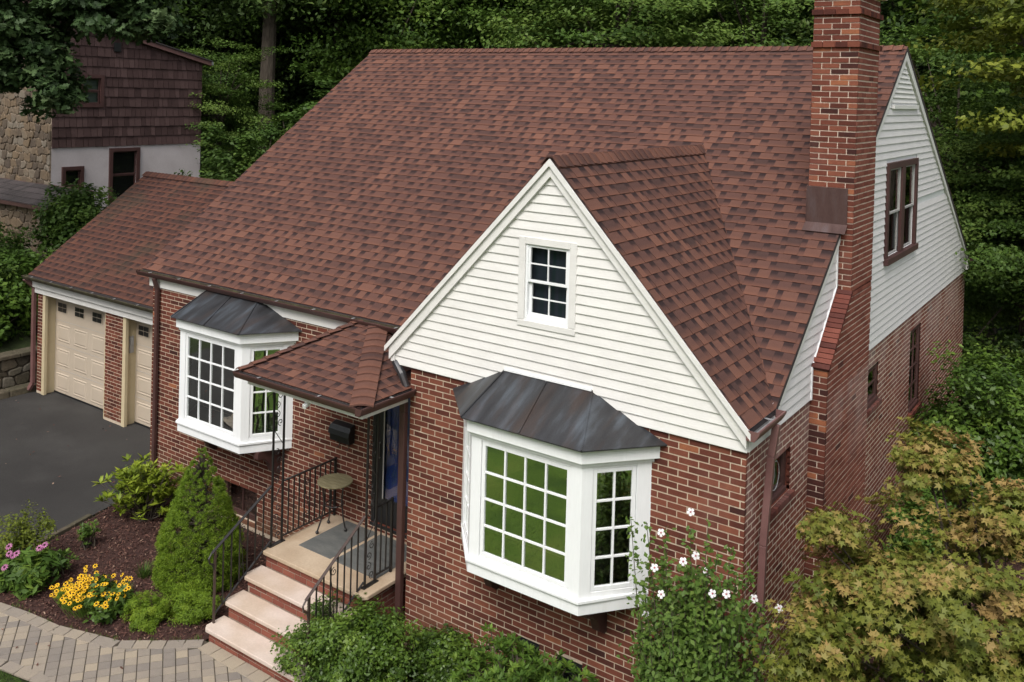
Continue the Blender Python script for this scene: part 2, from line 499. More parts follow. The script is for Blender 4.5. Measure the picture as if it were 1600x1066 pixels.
def subtract(iv, a, b):
    out = []
    for l, r in iv:
        if b <= l or a >= r:
            out.append((l, r))
        else:
            if a > l:
                out.append((l, a))
            if b < r:
                out.append((b, r))
    return out


def brickwork(O, u, n, width, height, holes=(), clip=None, m=None, pkey=None, course=0.0677, L=0.2135, phase=0.0, proud=0.0035, tone=(0.15, 0.85), dark=0.015, thick=0.03, jit=0.0, jm=0.012):
    O, u, n = Vector(O), Vector(u).normalized(), Vector(n).normalized()
    zz = Vector((0, 0, 1))
    res = []
    rows = int(height / course + 0.001)
    flip = u.cross(n).dot(zz) < 0
    for j in range(rows):
        v0 = height - (j + 1) * course
        v1 = v0 + course - jm
        vm = (v0 + v1) / 2
        iv = clip(vm) if clip else [(0, width)]
        for (a, b, c, d) in holes:
            if c < vm < d:
                iv = subtract(iv, a, b)
        off = -phase - (L / 2 if j % 2 else 0) - L
        for (l, r) in iv:
            k = math.floor((l - off) / L)
            while off + k * L < r - 0.01:
                a = max(l, off + k * L)
                b = min(r, off + (k + 1) * L - jm)
                k += 1
                if b - a < 0.025:
                    continue
                pr = proud + random.uniform(-0.0012, 0.0015)
                e = random.uniform(-0.0015, 0.0015)
                p0 = O + u * (a if a > l + 1e-6 or l > 1e-6 else a) + zz * (v0 + e) - n * thick
                A, Bv, Cv = u * (b - a), n * (thick + pr), zz * (v1 - v0 + random.uniform(-0.002, 0.001))
                if flip:
                    V = [p0 + A * (1 - i) + Bv * jj + Cv * kk for kk in (0, 1) for jj in (0, 1) for i in (0, 1)]
                else:
                    V = [p0 + A * i + Bv * jj + Cv * kk for kk in (0, 1) for jj in (0, 1) for i in (0, 1)]
                t = random.uniform(*tone)
                if random.random() < dark:
                    t = random.choice((0.0, 0.05, 0.95))
                res.append(([tuple(x) for x in V], BOXF5 if True else BOXF, [(t, 0.5, 0)] * 8, m, pkey))
    return res


BOXF5 = [(0, 2, 3, 1), (4, 5, 7, 6), (1, 3, 7, 5), (3, 2, 6, 7), (2, 0, 4, 6)]


def panel_holes(mb, O, u, n, width, z0, z1, holes, depth=0.14, mb2=None):
    """flat wall with rectangular openings and their reveals; holes in (u0,u1,z0,z1)"""
    O, u, n = Vector(O), Vector(u).normalized(), Vector(n).normalized()
    us = sorted({0, width, *[h[0] for h in holes], *[h[1] for h in holes]})
    zs = sorted({z0, z1, *[h[2] for h in holes], *[h[3] for h in holes]})
    us = [x for x in us if 0 <= x <= width]
    zs = [x for x in zs if z0 <= x <= z1]
    q = lambda a, z, d=0: tuple(O + u * a + Vector((0, 0, z)) - n * d)
    for i in range(len(us) - 1):
        for j in range(len(zs) - 1):
            cu, cz = (us[i] + us[i + 1]) / 2, (zs[j] + zs[j + 1]) / 2
            if any(h[0] < cu < h[1] and h[2] < cz < h[3] for h in holes):
                continue
            mb.add([q(us[i], zs[j]), q(us[i + 1], zs[j]), q(us[i + 1], zs[j + 1]), q(us[i], zs[j + 1])], [(0, 1, 2, 3)])
    for (a, b, c, d) in holes:
        a, b = max(a, 0), min(b, width)
        c, d = max(c, z0), min(d, z1)
        R = [q(a, c), q(b, c), q(b, d), q(a, d), q(a, c, depth), q(b, c, depth), q(b, d, depth), q(a, d, depth)]
        (mb2 or mb).add(R, [(0, 1, 5, 4), (1, 2, 6, 5), (2, 3, 7, 6), (3, 0, 4, 7)])


def shingles(O, u, s, slen, ivf, exposure=0.143, m=None, pkey=None, res=None, seed=1, wmin=0.075, wmax=0.160):
    """O eave corner, u along the eave, s up the slope; ivf(dist) -> intervals in u"""
    O, u, s = Vector(O), Vector(u).normalized(), Vector(s).normalized()
    n = u.cross(s)
    if n.z < 0:
        n = -n
    R = random.Random(seed)
    res = [] if res is None else res
    rows = int(math.ceil(slen / exposure))
    prev = 0
    for j in range(rows):
        s0, s1 = j * exposure, min((j + 1) * exposure, slen)
        I0, I1 = ivf(s0 + 1e-4), ivf(s1 - 1e-4)
        im = ivf((s0 + s1) / 2)
        if not (len(I0) == len(I1) == len(im)):
            I0 = I1 = im
        for k in range(len(im)):
            (l0, r0), (l1, r1) = I0[k], I1[k]
            a = min(l0, l1) - R.uniform(0, wmax)
            gap = R.random() < 0.5
            while a < max(r0, r1):
                gap = not gap
                wd = R.uniform(wmin, wmax) * (0.8 if gap else 1.15)
                if not gap and R.random() < 0.25:
                    wd *= 1.6
                b = a + wd
                a0, b0, a1, b1 = max(a, l0), min(b, r0), max(a, l1), min(b, r1)
                a = b
                if b0 - a0 < 0.004 and b1 - a1 < 0.004:
                    continue
                b0, b1 = max(b0, a0), max(b1, a1)
                t0 = 0.007 if gap else 0.0125
                t0 += R.uniform(-0.001, 0.0015)
                t1 = 0.003
                se = s0 - R.uniform(0.0, 0.003)
                q = lambda uu, ss, tt: tuple(O + u * uu + s * ss + n * tt)
                V = [q(a0, se, 0), q(b0, se, 0), q(a0, se, t0), q(b0, se, t0), q(a1, s1 + .004, t1), q(b1, s1 + .004, t1)]
                V += [q(a0, se, t0), q(b0, se, t0), q(a1, s1 + .004, t1 - .003), q(b1, s1 + .004, t1 - .003)]
                tone = R.betavariate(1.9, 1.9) if not gap else R.uniform(0.1, 0.6)
                g = 1.0 if gap else 0.0
                T = [(tone, 0.6, 0), (tone, 0.6, 0), (tone, 0, g), (tone, 0, g), (tone, 1, g), (tone, 1, g), (tone, 0, 0), (tone, 0, 0), (tone, 1, 0), (tone, 1, 0)]
                F = [(0, 1, 3, 2), (2, 3, 5, 4), (0, 6, 8), (1, 9, 7)]
                if u.cross(s).z < 0:
                    F = [f[::-1] for f in F]
                res.append((V, F, T, m, pkey))
    return res


def caps(p, q, width, m, parent, step=0.14, slopeL=0.5, slopeR=0.5, seed=3, lift=0.02):
    """ridge / hip caps from p to q, each one an object; slopes = fall per metre to either side"""
    p, q = Vector(p), Vector(q)
    d = (q - p)
    L = d.length
    d.normalize()
    R = random.Random(seed)
    sd = Vector((d.y, -d.x, 0)).normalized()
    k = int(L / step)
    for i in range(k):
        a = p + d * (L * i / k)
        b = p + d * (L * (i + 1) / k + 0.03)
        w2 = width / 2
        t = R.uniform(0.15, 0.95)

        def row(c, h):
            return [c + sd * w2 - Vector((0, 0, slopeR * w2 - h)), c + sd * w2 * .25 - Vector((0, 0, slopeR * w2 * .2 - h)), c - sd * w2 * .25 - Vector((0, 0, slopeL * w2 * .2 - h)), c - sd * w2 - Vector((0, 0, slopeL * w2 - h))]
        ra, rb = row(a, lift + .022), row(b, lift)
        ba = [v - Vector((0, 0, .02)) for v in ra]
        V = ra + rb + ba + ra
        F = [(0, 1, 5, 4), (1, 2, 6, 5), (2, 3, 7, 6), (8, 9, 13, 12), (9, 10, 14, 13), (10, 11, 15, 14)]
        T = [(t, 0.0, 0)] * 4 + [(t, .8, 0)] * 4 + [(t, .6, 0)] * 8
        me, loc = pmesh('ridge_cap', V, F, T, recentre=True)
        o = link_mesh('ridge_cap', me, m)
        o.location = loc
        setpar(o, parent)

# ================================================================ GROUND
def sheet(name, pts, z, m, kind='structure', **k):
    mb = MB()
    mb.add([(x, y, z) for x, y in pts], [tuple(range(len(pts)))])
    return mb.build(name, m, kind=kind)


def smooth(t):
    t = max(0, min(1, t))
    return t * t * (3 - 2 * t)


def terr(x, y):
    h = G - 0.03
    h += 1.5 * smooth((-16.98 - x) / 4.6) * smooth((y + 8) / 6) if x < -16.98 else 0
    h += 0.75 * smooth((-16.98 - x) / 0.3) * smooth((y + 4) / 3) if x < -16.98 else 0
    d = math.hypot(x + 4, y - 4)
    h += 7.5 * smooth((d - 26) / 60)
    return h


xs = sorted(set([-260, -200, -150, -110, -80, -60, -50, -40, -34, -30, -26] + [-24 + i * 0.8 for i in range(8)] + [-17.3, -17.1, -16.98, -16.9] + list(range(-16, 31, 2)) + [35, 42, 50, 60, 80, 110, 150, 200, 260]))
ys = sorted(set([-200, -120, -80, -60, -45, -35, -28, -22] + list(range(-18, 31, 2)) + [34, 38, 43, 50, 60, 75, 90, 110, 140, 180, 260]))
mb = MB()
V = [(x, y, terr(x, y)) for y in ys for x in xs]
nx = len(xs)
F = [(j * nx + i, j * nx + i + 1, (j + 1) * nx + i + 1, (j + 1) * nx + i) for j in range(len(ys) - 1) for i in range(nx - 1)]
mb.add(V, F)
mb.build('ground', M['forest'], kind='structure')
sheet('lawn', [(-8.9, -40), (30, -40), (30, 13), (12, 16), (2.2, 15), (1.9, 9), (1.4, 2), (1.2, -1.2), (-4, -2.6), (-5.2, -3.1), (-6.8, -3.12), (-7.6, -3.3), (-8.9, -3.9)], G - 0.018, M['lawn'])
sheet('driveway', [(-16.7, -14), (-9.2, -14), (-9.2, -4.2), (-9.4, -2.4), (-9.87, -1.31), (-10.0, -1.0), (-10.2, -0.36), (-10.46, 0.75), (-10.46, 3.2), (-16.7, 3.2)], G - 0.004, M['asphalt'])
sheet('street', [(-60, -24), (40, -24), (40, -16), (-60, -16)], G - 0.012, M['asphalt'])
bed = [(-10.44, 0.70), (-10.13, -0.36), (-9.93, -1.03), (-9.87, -1.31), (-9.6, -1.9), (-9.45, -2.45), (-8.83, -2.50), (-8.32, -2.39), (-7.72, -2.31), (-7.16, -2.13), (-6.86, -2.04), (-6.43, -1.70), (-6.1, -1.42), (-6.1, 0.70)]
sheet('mulch_bed', bed, G + 0.006, M['mulch'])
sheet('mulch_bed', [(-4.3, 0.7), (-4.3, -1.3), (-3.6, -2.4), (1.2, -1.6), (1.9, 0.5), (2.1, 9.3), (1.2, 13), (0, 13), (0, 0.0)], G + 0.002, M['mulch'])


def inpoly(x, y, pts):
    c = False
    for i in range(len(pts)):
        x1, y1 = pts[i]
        x2, y2 = pts[i - 1]
        if (y1 > y) != (y2 > y) and x < (x2 - x1) * (y - y1) / (y2 - y1) + x1:
            c = not c
    return c


# walkway
EDGE = [(-12.0, -3.0), (-10.4, -2.62), (-9.45, -2.47), (-8.83, -2.50), (-8.32, -2.39), (-7.72, -2.31), (-7.16, -2.13), (-6.86, -2.04), (-6.43, -1.70), (-6.1, -1.42), (-4.25, -1.38)]
LOW = [(-12.0, -4.3), (-9.4, -3.75), (-8.2, -3.42), (-7.47, -3.16), (-7.0, -3.06), (-6.4, -3.04), (-5.6, -3.05), (-4.25, -3.3)]
pathpoly = EDGE + LOW[::-1]
walk = sheet('walkway', [(x, y) for x, y in pathpoly], G + 0.008, M['sand'])
pav = []
ang = math.atan2(-0.36, 0.52)
d1 = Vector((math.cos(ang), math.sin(ang), 0))
d2 = Vector((math.cos(math.radians(52)), math.sin(math.radians(52)), 0))
inner = [(x, y - 0.17) for x, y in EDGE[:-2]] + [(-6.0, -1.60), (-4.25, -1.60)] + [(x, y + 0.15) for x, y in LOW[::-1]]
A1, A2 = 0.142, 0.139
for i in range(-70, 70):
    for j in range(-70, 70):
        c = Vector((-6.5, -2.3, 0)) + d1 * (i * A1) + d2 * (j * A2)
        h1, h2, g = A1 / 2, A2 / 2, 0.0048
        cs = [c + d1 * (sx * (h1 - g)) + d2 * (sy * (h2 - g)) for sx, sy in ((-1, -1), (1, -1), (1, 1), (-1, 1))]
        ok = [inpoly(p.x, p.y, inner) for p in cs]
        if sum(ok) < 1 and not inpoly(c.x, c.y, inner):
            continue
        zt = G + 0.0165 + random.uniform(-0.0015, 0.0015)
        V = [(p.x, p.y, G) for p in cs] + [((p.x * .94 + c.x * .06), (p.y * .94 + c.y * .06), zt) for p in cs]
        Vm = [(p.x, p.y, zt - 0.004) for p in cs]
        V = V[:4] + Vm + V[4:]
        Fp = [(8, 9, 10, 11)] + [(k, (k + 1) % 4, 4 + (k + 1) % 4, 4 + k) for k in range(4)] + [(4 + k, 4 + (k + 1) % 4, 8 + (k + 1) % 4, 8 + k) for k in range(4)]
        pav.append((V, Fp, [(random.choice((0.15, 0.3, 0.45, 0.6, 0.75, 0.9)) + random.uniform(-.08, .08), .5, 0)] * 12, M['paver']))


def soldier(line, depth, wid, out, tone=(0.35, 0.8)):
    """border course of blocks along a polyline, laid to the side `out`"""
    pts = [Vector((x, y, 0)) for x, y in line]
    acc = []
    for a, b in zip(pts[:-1], pts[1:]):
        nseg = max(1, round((b - a).length / wid))
        for k in range(nseg):
            acc.append((a.lerp(b, k / nseg), a.lerp(b, (k + 1) / nseg)))
    for a, b in acc:
        d = (b - a).normalized()
        nn = Vector((-d.y, d.x, 0)) * out
        g = d * 0.005
        cs = [a + g, b - g, b - g + nn * depth, a + g + nn * depth]
        if out < 0:
            cs = cs[::-1]
        c = sum(cs, Vector()) / 4
        zt = G + 0.022 + random.uniform(-0.002, 0.003)
        V = [(p.x, p.y, G) for p in cs] + [(p.x, p.y, zt - .004) for p in cs] + [(p.x * .97 + c.x * .03, p.y * .97 + c.y * .03, zt) for p in cs]
        Fp = [(8, 9, 10, 11)] + [(k, (k + 1) % 4, 4 + (k + 1) % 4, 4 + k) for k in range(4)] + [(4 + k, 4 + (k + 1) % 4, 8 + (k + 1) % 4, 8 + k) for k in range(4)]
        pav.append((V, Fp, [(random.uniform(*tone), .5, 0)] * 12, M['paver']))


soldier(EDGE[:-1], 0.155, 0.215, -1)
soldier([(-6.02, -1.405), (-4.25, -1.405)], 0.175, 0.215, -1, (0.8, 1.0))
soldier(LOW, 0.145, 0.215, 1)
emit(pav, 'paver', M['paver'], walk, 300, walk, key=lambda p: (Vector(p[0][0]) - Vector((-6.6, -2.3, G))).length)

# small concrete kerb between the drive and the bed
kb = MB()
for a, b in (((-9.90, -1.50), (-9.96, -1.2)), ((-9.97, -1.18), (-10.04, -0.85)), ((-10.05, -0.84), (-10.14, -0.5))):
    kb.bar((*a, G + 0.015), (*b, G + 0.015), 0.08, 0.07)
kb.build('kerb', M['stone_dark'], kind='structure', bevel=0.01)

# ================================================================ HOUSE
house = thing('brick_house', (-4.5, 4, G), 'red brick house with brown shingle roof, cream gable and attached garage', 'house')
X0 = 0.0
WL = -4.17              # left edge of the wing's brick wall
RL = -10.45             # left end of the recessed wall
D = 12.18               # back wall
H = -G                  # 3.36
E0, EZ = 0.644, 0.24    # main eave
RY, RZ = 6.03, 4.163    # main ridge
SM = (RZ - EZ) / (RY - E0)
XR, XL = 0.054, -10.66  # rakes
AX, AZ = -2.226, 2.6465
SW = (AZ - EZ) / 2.27

# ---- walls (mortar sheets with openings) and bricks
BR = []
wall = MB()
wall2 = MB()
# wing front  (u = x from WL)
hf = [(-3.28 - WL, -1.02 - WL, -1.68, -0.14), (-2.53 - WL, -2.24 - WL, -2.90, -2.66), (-2.02 - WL, -1.70 - WL, -2.92, -2.68)]
panel_holes(wall, (WL, 0, 0), (1, 0, 0), (0, -1, 0), -WL, G, 0.0, hf)
# side wall (u = y)
hs_ = [(0.66, 1.32, -0.80, -0.33), (4.42, 5.10, -0.80, -0.28), (7.15, 7.93, -1.58, -0.26)]
panel_holes(wall2, (0, 0, 0), (0, 1, 0), (1, 0, 0), D, G, 0.0, hs_, mb2=MB())
# recessed front (u = x from RL)
hr_ = [(-9.24 - RL, -7.10 - RL, -1.80, -0.22), (-8.63 - RL, -7.75 - RL, -3.26, -2.74), (-5.44 - RL, -4.50 - RL, -2.5, -0.42)]
panel_holes(wall, (RL, P, 0), (1, 0, 0), (0, -1, 0), WL - RL, G, 0.02, hr_)
# far sides
wall.add([(RL, P, G), (RL, D, G), (RL, D, 0), (RL, P, 0)], [(0, 1, 2, 3)])
wall.add([(RL, D, G), (0, D, G), (0, D, 0), (RL, D, 0)], [(0, 1, 2, 3)])
wall.add([(WL, 0, G), (WL, P, G), (WL, P, 0.2), (WL, 0, 0.2)], [(0, 1, 2, 3)])
wallo = wall.build('wall', M['mortar'], house)
wall2.build('wall', M['mortar_side'], house)
for (a, b, c, d) in hs_:
    MB().add([(0, a, c), (0, b, c), (0, b, d), (0, a, d), (-.14, a, c), (-.14, b, c), (-.14, b, d), (-.14, a, d)], [(0, 1, 5, 4), (1, 2, 6, 5), (2, 3, 7, 6), (3, 0, 4, 7)]).build('reveal', M['brick'], wallo)
    BR += [] if c < -.9 or a > 4 else brickwork((-.045, b + .002, c + .005), (1, 0, 0), (0, -1, 0), .04, d - c, m=M['brick'], tone=(0, .5), thick=.002, L=.12)
# rooms behind the windows
rm = MB()
rm.add([(RL + .1, P + .18, G), (-.16, P + .18, G), (-.16, D - .1, G), (RL + .1, D - .1, G)], [(0, 1, 2, 3)])
rm.add([(RL + .1, 4.5, G), (-.16, 4.5, G), (-.16, 4.5, .1), (RL + .1, 4.5, .1)], [(0, 1, 2, 3)])
for zq in (-1.95, .015):
    rm.add([(WL + .1, .15, zq), (-.16, .15, zq), (-.16, 4.5, zq), (WL + .1, 4.5, zq)], [(0, 1, 2, 3)])
    rm.add([(RL + .1, P + .17, zq), (WL, P + .17, zq), (WL, 4.5, zq), (RL + .1, 4.5, zq)], [(0, 1, 2, 3)])
rm.add([(WL + .1, .15, G), (WL + .1, 4.5, G), (WL + .1, 4.5, 0), (WL + .1, .15, 0)], [(0, 1, 2, 3)])
rm.add([(-5.9, P + .15, G), (-5.9, 4.5, G), (-5.9, 4.5, 0), (-5.9, P + .15, 0)], [(0, 1, 2, 3)])
rm.build('interior', M['interior'], house)

BR += brickwork((WL, 0, G), (1, 0, 0), (0, -1, 0), -WL + 0.006, H, [(a, b, c - G, d - G) for a, b, c, d in hf], m=M['brick'], phase=0.03)
BR += brickwork((0, 0.0, G), (0, 1, 0), (1, 0, 0), D, H, [(a, b, c - G, d - G) for a, b, c, d in hs_] + [(1.98, 3.75, 0, 9)], m=M['brick_side'], phase=0.11, tone=(0.3, 0.7), proud=.0015, jm=.0155)
BR += brickwork((RL, P, G), (1, 0, 0), (0, -1, 0), WL - RL, H + 0.02, [(a, b, c - G, d - G) for a, b, c, d in hr_], m=M['brick'], phase=0.05, tone=(0.1, 0.65))

# ---- chimney
CX, CF, CB, LF = 0.18, 2.82, 3.79, 1.95
ch = MB()
ch.box(-0.35, CX - .004, CF + .004, CB - .004, 1.0, 4.62)
ch.box(0.002, CX - .004, LF + .004, CB - .004, G, 0.34)
ch.add([(0.002, LF + .004, .34), (CX - .004, LF + .004, .34), (CX - .004, CF + .004, 1.08), (0.002, CF + .004, 1.08), (0.002, CB - .004, .34), (CX - .004, CB - .004, .34), (CX - .004, CB - .004, 1.08), (0.002, CB - .004, 1.08)],
       [(0, 1, 2, 3), (1, 5, 6, 2), (4, 7, 6, 5)])
chim = ch.build('chimney', M['mortar_side'], house)
TOPC = 4.60
BR += brickwork((-0.35, CF, 1.06), (1, 0, 0), (0, -1, 0), CX + 0.35 + .005, TOPC - 1.06, m=M['brick'], pkey='c', phase=0.1, tone=(0.2, 0.9), dark=.1)
BR += brickwork((0, LF, G), (1, 0, 0), (0, -1, 0), CX + .005, 0.34 - G, m=M['brick'], pkey='c', phase=0.0, tone=(0.0, 0.5), dark=.2)
sh = lambda v: [(min(1, max(0, (v + G - .34) / (1.08 - .34))) * (CF - LF), CB - LF)]
BR += brickwork((CX, LF, G), (0, 1, 0), (1, 0, 0), CB - LF, TOPC - G, clip=sh, m=M['brick_side'], pkey='c', phase=0.09, tone=(0.3, 0.75), proud=.0015, jm=.0155)
BR += brickwork((-0.35, CB, 1.06), (1, 0, 0), (0, 1, 0), CX + 0.35, TOPC - 1.06, m=M['brick'], pkey='c')
BR += brickwork((-0.35, CF, 1.06), (0, 1, 0), (-1, 0, 0), CB - CF, TOPC - 1.06, m=M['brick'], pkey='c')


def rowlock(O, u, up_, n, L, step=0.0677, ln=0.2, th=0.05, tone=(0.1, 0.6), m=None, pkey=None, gap=.010):
    """bricks on edge side by side along u; each ln along up_, th proud along n"""
    O, u, up_, n = Vector(O), Vector(u).normalized(), Vector(up_).normalized(), Vector(n).normalized()
    out = []
    k = max(1, round(L / step))
    st = L / k
    right = u.cross(up_).dot(n) > 0
    for i in range(k):
        p = O + u * (i * st + gap / 2)
        A, Bv, Cv = u * (st - gap), up_ * ln, n * (th + random.uniform(-.003, .004))
        V = [p + A * a + Bv * b + Cv * c for c in (0, 1) for b in (0, 1) for a in (0, 1)]
        F = BOXF if right else [f[::-1] for f in BOXF]
        out.append(([tuple(x) for x in V], F, [(random.uniform(*tone), .5, 0)] * 8, m or M['brick'], pkey))
    return out


sl = Vector((0, CF - LF, 1.08 - .34))
BR += rowlock((0, LF - .015, .335), sl, (1, 0, 0), (0, -sl.z, sl.y), sl.length, step=.072, ln=CX + .03, th=.045, tone=(0.0, 0.45), m=M['brick_side'], pkey='c')
# corbel bands and cap
for zc, pr_ in ((3.97, 0.022), (4.36, 0.024)):
    BR += rowlock((-0.35 - pr_, CF - pr_, zc), (1, 0, 0), (0, 0, 1), (0, -1, 0), .53 + 2 * pr_, step=.13, ln=.062, th=.012, pkey='c', tone=(0.0, 0.9))
    BR += rowlock((CX + pr_, CF - pr_, zc), (0, 1, 0), (0, 0, 1), (1, 0, 0), CB - CF + 2 * pr_, step=.105, ln=.062, th=.012, pkey='c', tone=(0.0, 0.6))
cc = MB()
for zc, pr_ in ((3.975, 0.02), (4.365, 0.022)):
    cc.box(-.35 - pr_, CX + pr_, CF - pr_, CB + pr_, zc, zc + .055)
cc.build('corbel', M['brick_new'], chim)
cp = MB()
cp.box(-.42, CX + .07, CF - .07, CB + .07, 4.61, 4.70)
cp.tube([(-.08, CF + .3, 4.7), (-.08, CF + .3, 4.95)], .12, 12)
cp.build('chimney_cap', M['limestone'], chim, bevel=.01)
fl = MB()
zr = lambda y: EZ + SM * (y - E0)
fl.box(-.372, CX - .065, CF - .018, CF - .011, zr(CF) - .03, zr(CF) + .47)
fl.add([(-.385, CF - .12, zr(CF - .12) + .030), (CX - .06, CF - .12, zr(CF - .12) + .030), (CX - .06, CF - .012, zr(CF) + .045), (-.372, CF - .012, zr(CF) + .045)], [(0, 1, 2, 3)])
fl.box(-.374, -.352, CF - .02, CB + .02, 1.9, 2.25)
fl.build('flashing', M['copper'], chim, bevel=.003)

# rowlock sills of the side windows
for (a, b, c, d) in hs_:
    BR += rowlock((-.1, a - .03, c - .07), (0, 1, 0), (1, 0, 0), (0, 0, 1), b - a + .06, step=.0677, ln=.155, th=.065, tone=(0.0, 0.4), m=M['brick_side'])

emit(BR, 'brick', M['brick'], {None: wallo, 'c': chim}, 300, house, key=camdist)

# ---- siding
SID = []


def siding(O, u, n, width, height, ivf, m, holes=(), exp=0.1016, thick=0.016, mb=None):
    O, u, n = Vector(O), Vector(u).normalized(), Vector(n).normalized()
    flip = u.cross(n).z < 0
    rows = int(math.ceil(height / exp))
    for j in range(rows):
        v0, v1 = j * exp, min(height, (j + 1) * exp)
        I0, I1, Im = ivf(v0), ivf(v1 - 1e-4), ivf((v0 + v1) / 2)
        for k in range(len(Im)):
            if k >= len(I0) or k >= len(I1):
                continue
            parts = [(I0[k], I1[k])]
            for (a, b, c, d) in holes:
                if c < (v0 + v1) / 2 < d:
                    np_ = []
                    for (p0, p1) in parts:
                        if a > p0[0]:
                            np_.append(((p0[0], a), (p1[0], a)))
                        if b < p0[1]:
                            np_.append(((b, p0[1]), (b, p1[1])))
                    parts = np_
            for (p0, p1) in parts:
                if p0[1] - p0[0] < .01:
                    continue
                q = lambda a, z, d: tuple(O + u * a + Vector((0, 0, z)) + n * d)
                a0, b0 = p0
                a1, b1 = p1
                if b1 < a1:
                    a1 = b1 = (a1 + b1) / 2
                dz = random.uniform(-.001, .001)
                V = [q(a0, v0 + dz, 0), q(b0, v0 + dz, 0), q(a0, v0 + dz, thick), q(b0, v0 + dz, thick), q(a0, v0 + .006 + dz, thick + .002), q(b0, v0 + .006 + dz, thick + .002), q(a1, v1 + dz, .003), q(b1, v1 + dz, .003)]
                F = [(0, 1, 3, 2), (2, 3, 5, 4), (4, 5, 7, 6), (0, 2, 4, 6), (1, 7, 5, 3)]
                if flip:
                    pass
                else:
                    F = [f[::-1] for f in F]
                SID.append((V, F, [(random.uniform(.3, .7), .5, 0)] * 8, m))


WS0, WS1 = -4.42, 0.02
fg = lambda v: [(max(0, (v - .19) / SW + .04 - 0) if v > .19 else 0, (WS1 - WS0) - (max(0, (v - .19) / SW + .04) if v > .19 else 0))]
gh = (-2.615 - WS0, -1.90 - WS0, .86, 1.74)
siding((WS0, -0.018, 0.0), (1, 0, 0), (0, -1, 0), WS1 - WS0, 2.47, fg, M['siding'], holes=[gh])
emit(SID, 'siding_board', M['siding'], house, 400)
SID.clear()
# main gable (x=0), below the roof
yb1 = D
MB_S = (RZ - EZ) / (12.33 - RY)


def mg(v):
    z = v
    lo = E0 + .05 + max(0, (z - .19)) / SM - .0
    hi = 12.30 - max(0, (z - .21)) / MB_S - .05
    lo = max(lo, .80) if z < .3 else lo
    hi = min(hi, D)
    if z < .30:
        lo = .06
    iv = [(lo, hi)]
    if z > .34:
        iv = subtract(iv, LF + (min(z, 1.08) - .34) / .74 * (CF - LF), CB)
    else:
        iv = subtract(iv, LF, CB)
    return iv


wh = (5.12, 7.12, 1.10, 2.50)
siding((0.006, 0, 0.0), (0, 1, 0), (1, 0, 0), D, 3.26, mg, M['siding_side'], holes=[wh])
emit(SID, 'siding_board', M['siding_side'], house, 400)
SID.clear()
tr = MB()
# sheathing behind the boards
for q in ([(WS0 + .02, .01), (-2.55, .01), (-2.55, 2.0), (WS0 + .02, .2)], [(-1.96, .01), (WS1 - .02, .01), (WS1 - .02, .2), (-1.96, 2.1)], [(-2.55, .01), (-1.96, .01), (-1.96, .84), (-2.55, .84)], [(-2.55, 1.70), (-1.96, 1.70), (-1.96, 2.05), (AX, 2.45), (-2.55, 2.0)]):
    tr.poly_prism([(x, -.015, z) for x, z in q], (0, .012, 0))
for q in ([(.05, .01), (5.22, .01), (5.22, 3.4), (E0 + .1, .2), (.05, .2)], [(6.98, .01), (D, .01), (D, .2), (6.98, 3.4)], [(5.22, .01), (6.98, .01), (6.98, 1.14), (5.22, 1.14)], [(5.22, 2.40), (6.98, 2.40), (6.98, 3.4), (RY, 4.0), (5.22, 3.4)]):
    tr.poly_prism([(.002, y, z) for y, z in q], (-.012, 0, 0))
# white corner and J-channels by the chimney
pL = Vector((.02, LF - .035, 0.0))
for a, b in (((.018, LF - .03, 0.0), (.018, LF - .03, .36)), ((.018, LF - .03, .36), (.018, CF - .035, 1.12)), ((.018, CF - .035, 1.12), (.018, CF - .035, 1.80))):
    tr.bar(a, b, .03, .03)
tr.build('sheathing', M['white'], house)
# side board under the short wing gutter
tb = MB()
tb.box(0.012, 0.03, 0.0, 0.80, 0.0, 0.20)
tb.build('fascia', M['siding'], house)
# ledge under the louvre
lo = MB()
lo.box(.0, .05, 5.34, 6.98, 3.24, 3.30)
lo.build('louvre_sill', M['siding'], house, bevel=.004)
lo = MB()
for i in range(8):
    z = 3.33 + i * .072
    hw_ = (RZ - .15 - z)
    a, b = max(5.3, RY - hw_ / SM + .1), RY + hw_ / MB_S - .16
    if b > a + .05:
        lo = MB()
        lo.add([(.028, a, z), (.028, b, z), (.004, b, z + .07), (.004, a, z + .07), (.004, a, z + .004), (.004, b, z + .004)], [(0, 1, 2, 3), (0, 4, 5, 1)])
        lo.build('louvre_slat', M['siding'], house)


def plate(name, pts, d, m, parent=house, bevel=0.0, label=None):
    return MB().poly_prism(pts, d).build(name, m, parent, bevel=bevel, label=label)


# rake boards of the wing gable
for sgn in (-1, 1):
    e = Vector((AX + sgn * 2.30, -.07, EZ - .03))
    a = Vector((AX, -.07, AZ - .02))
    dn = Vector((0, 0, -.19))
    d0 = Vector((0, 0, -.07))
    plate('rake_board', [e + Vector((-sgn * .05, 0, -.02)), a + Vector((0, 0, -.03)), a + dn, e + Vector((-sgn * .05, 0, -.16))], (0, .05, 0), M['siding'])
    plate('rake_trim', [e + Vector((0, -.0305, 0)), a + Vector((0, -.0305, 0)), a + Vector((0, -.0305, -.075)), e + Vector((0, -.0305, -.065))], (0, .028, 0), M['siding'])
# rakes of the main gable
for (ya, yb, zb) in ((RY, 12.36, EZ - .02), (RY, E0, EZ - .02)):
    a = Vector((.0, ya, RZ - .03))
    b = Vector((.0, yb, zb))
    plate('rake_board', [a, b, b + Vector((0, 0, -.13)), a + Vector((0, 0, -.17))], (.045, 0, 0), M['siding'])
# eave returns
MB().box(-4.46, -4.40, -.05, .6, 0.03, .22).build('eave_box', M['siding'], house)
MB().box(0.0, 0.05, D - .02, D + .16, 0.0, .2).build('eave_box', M['siding'], house)

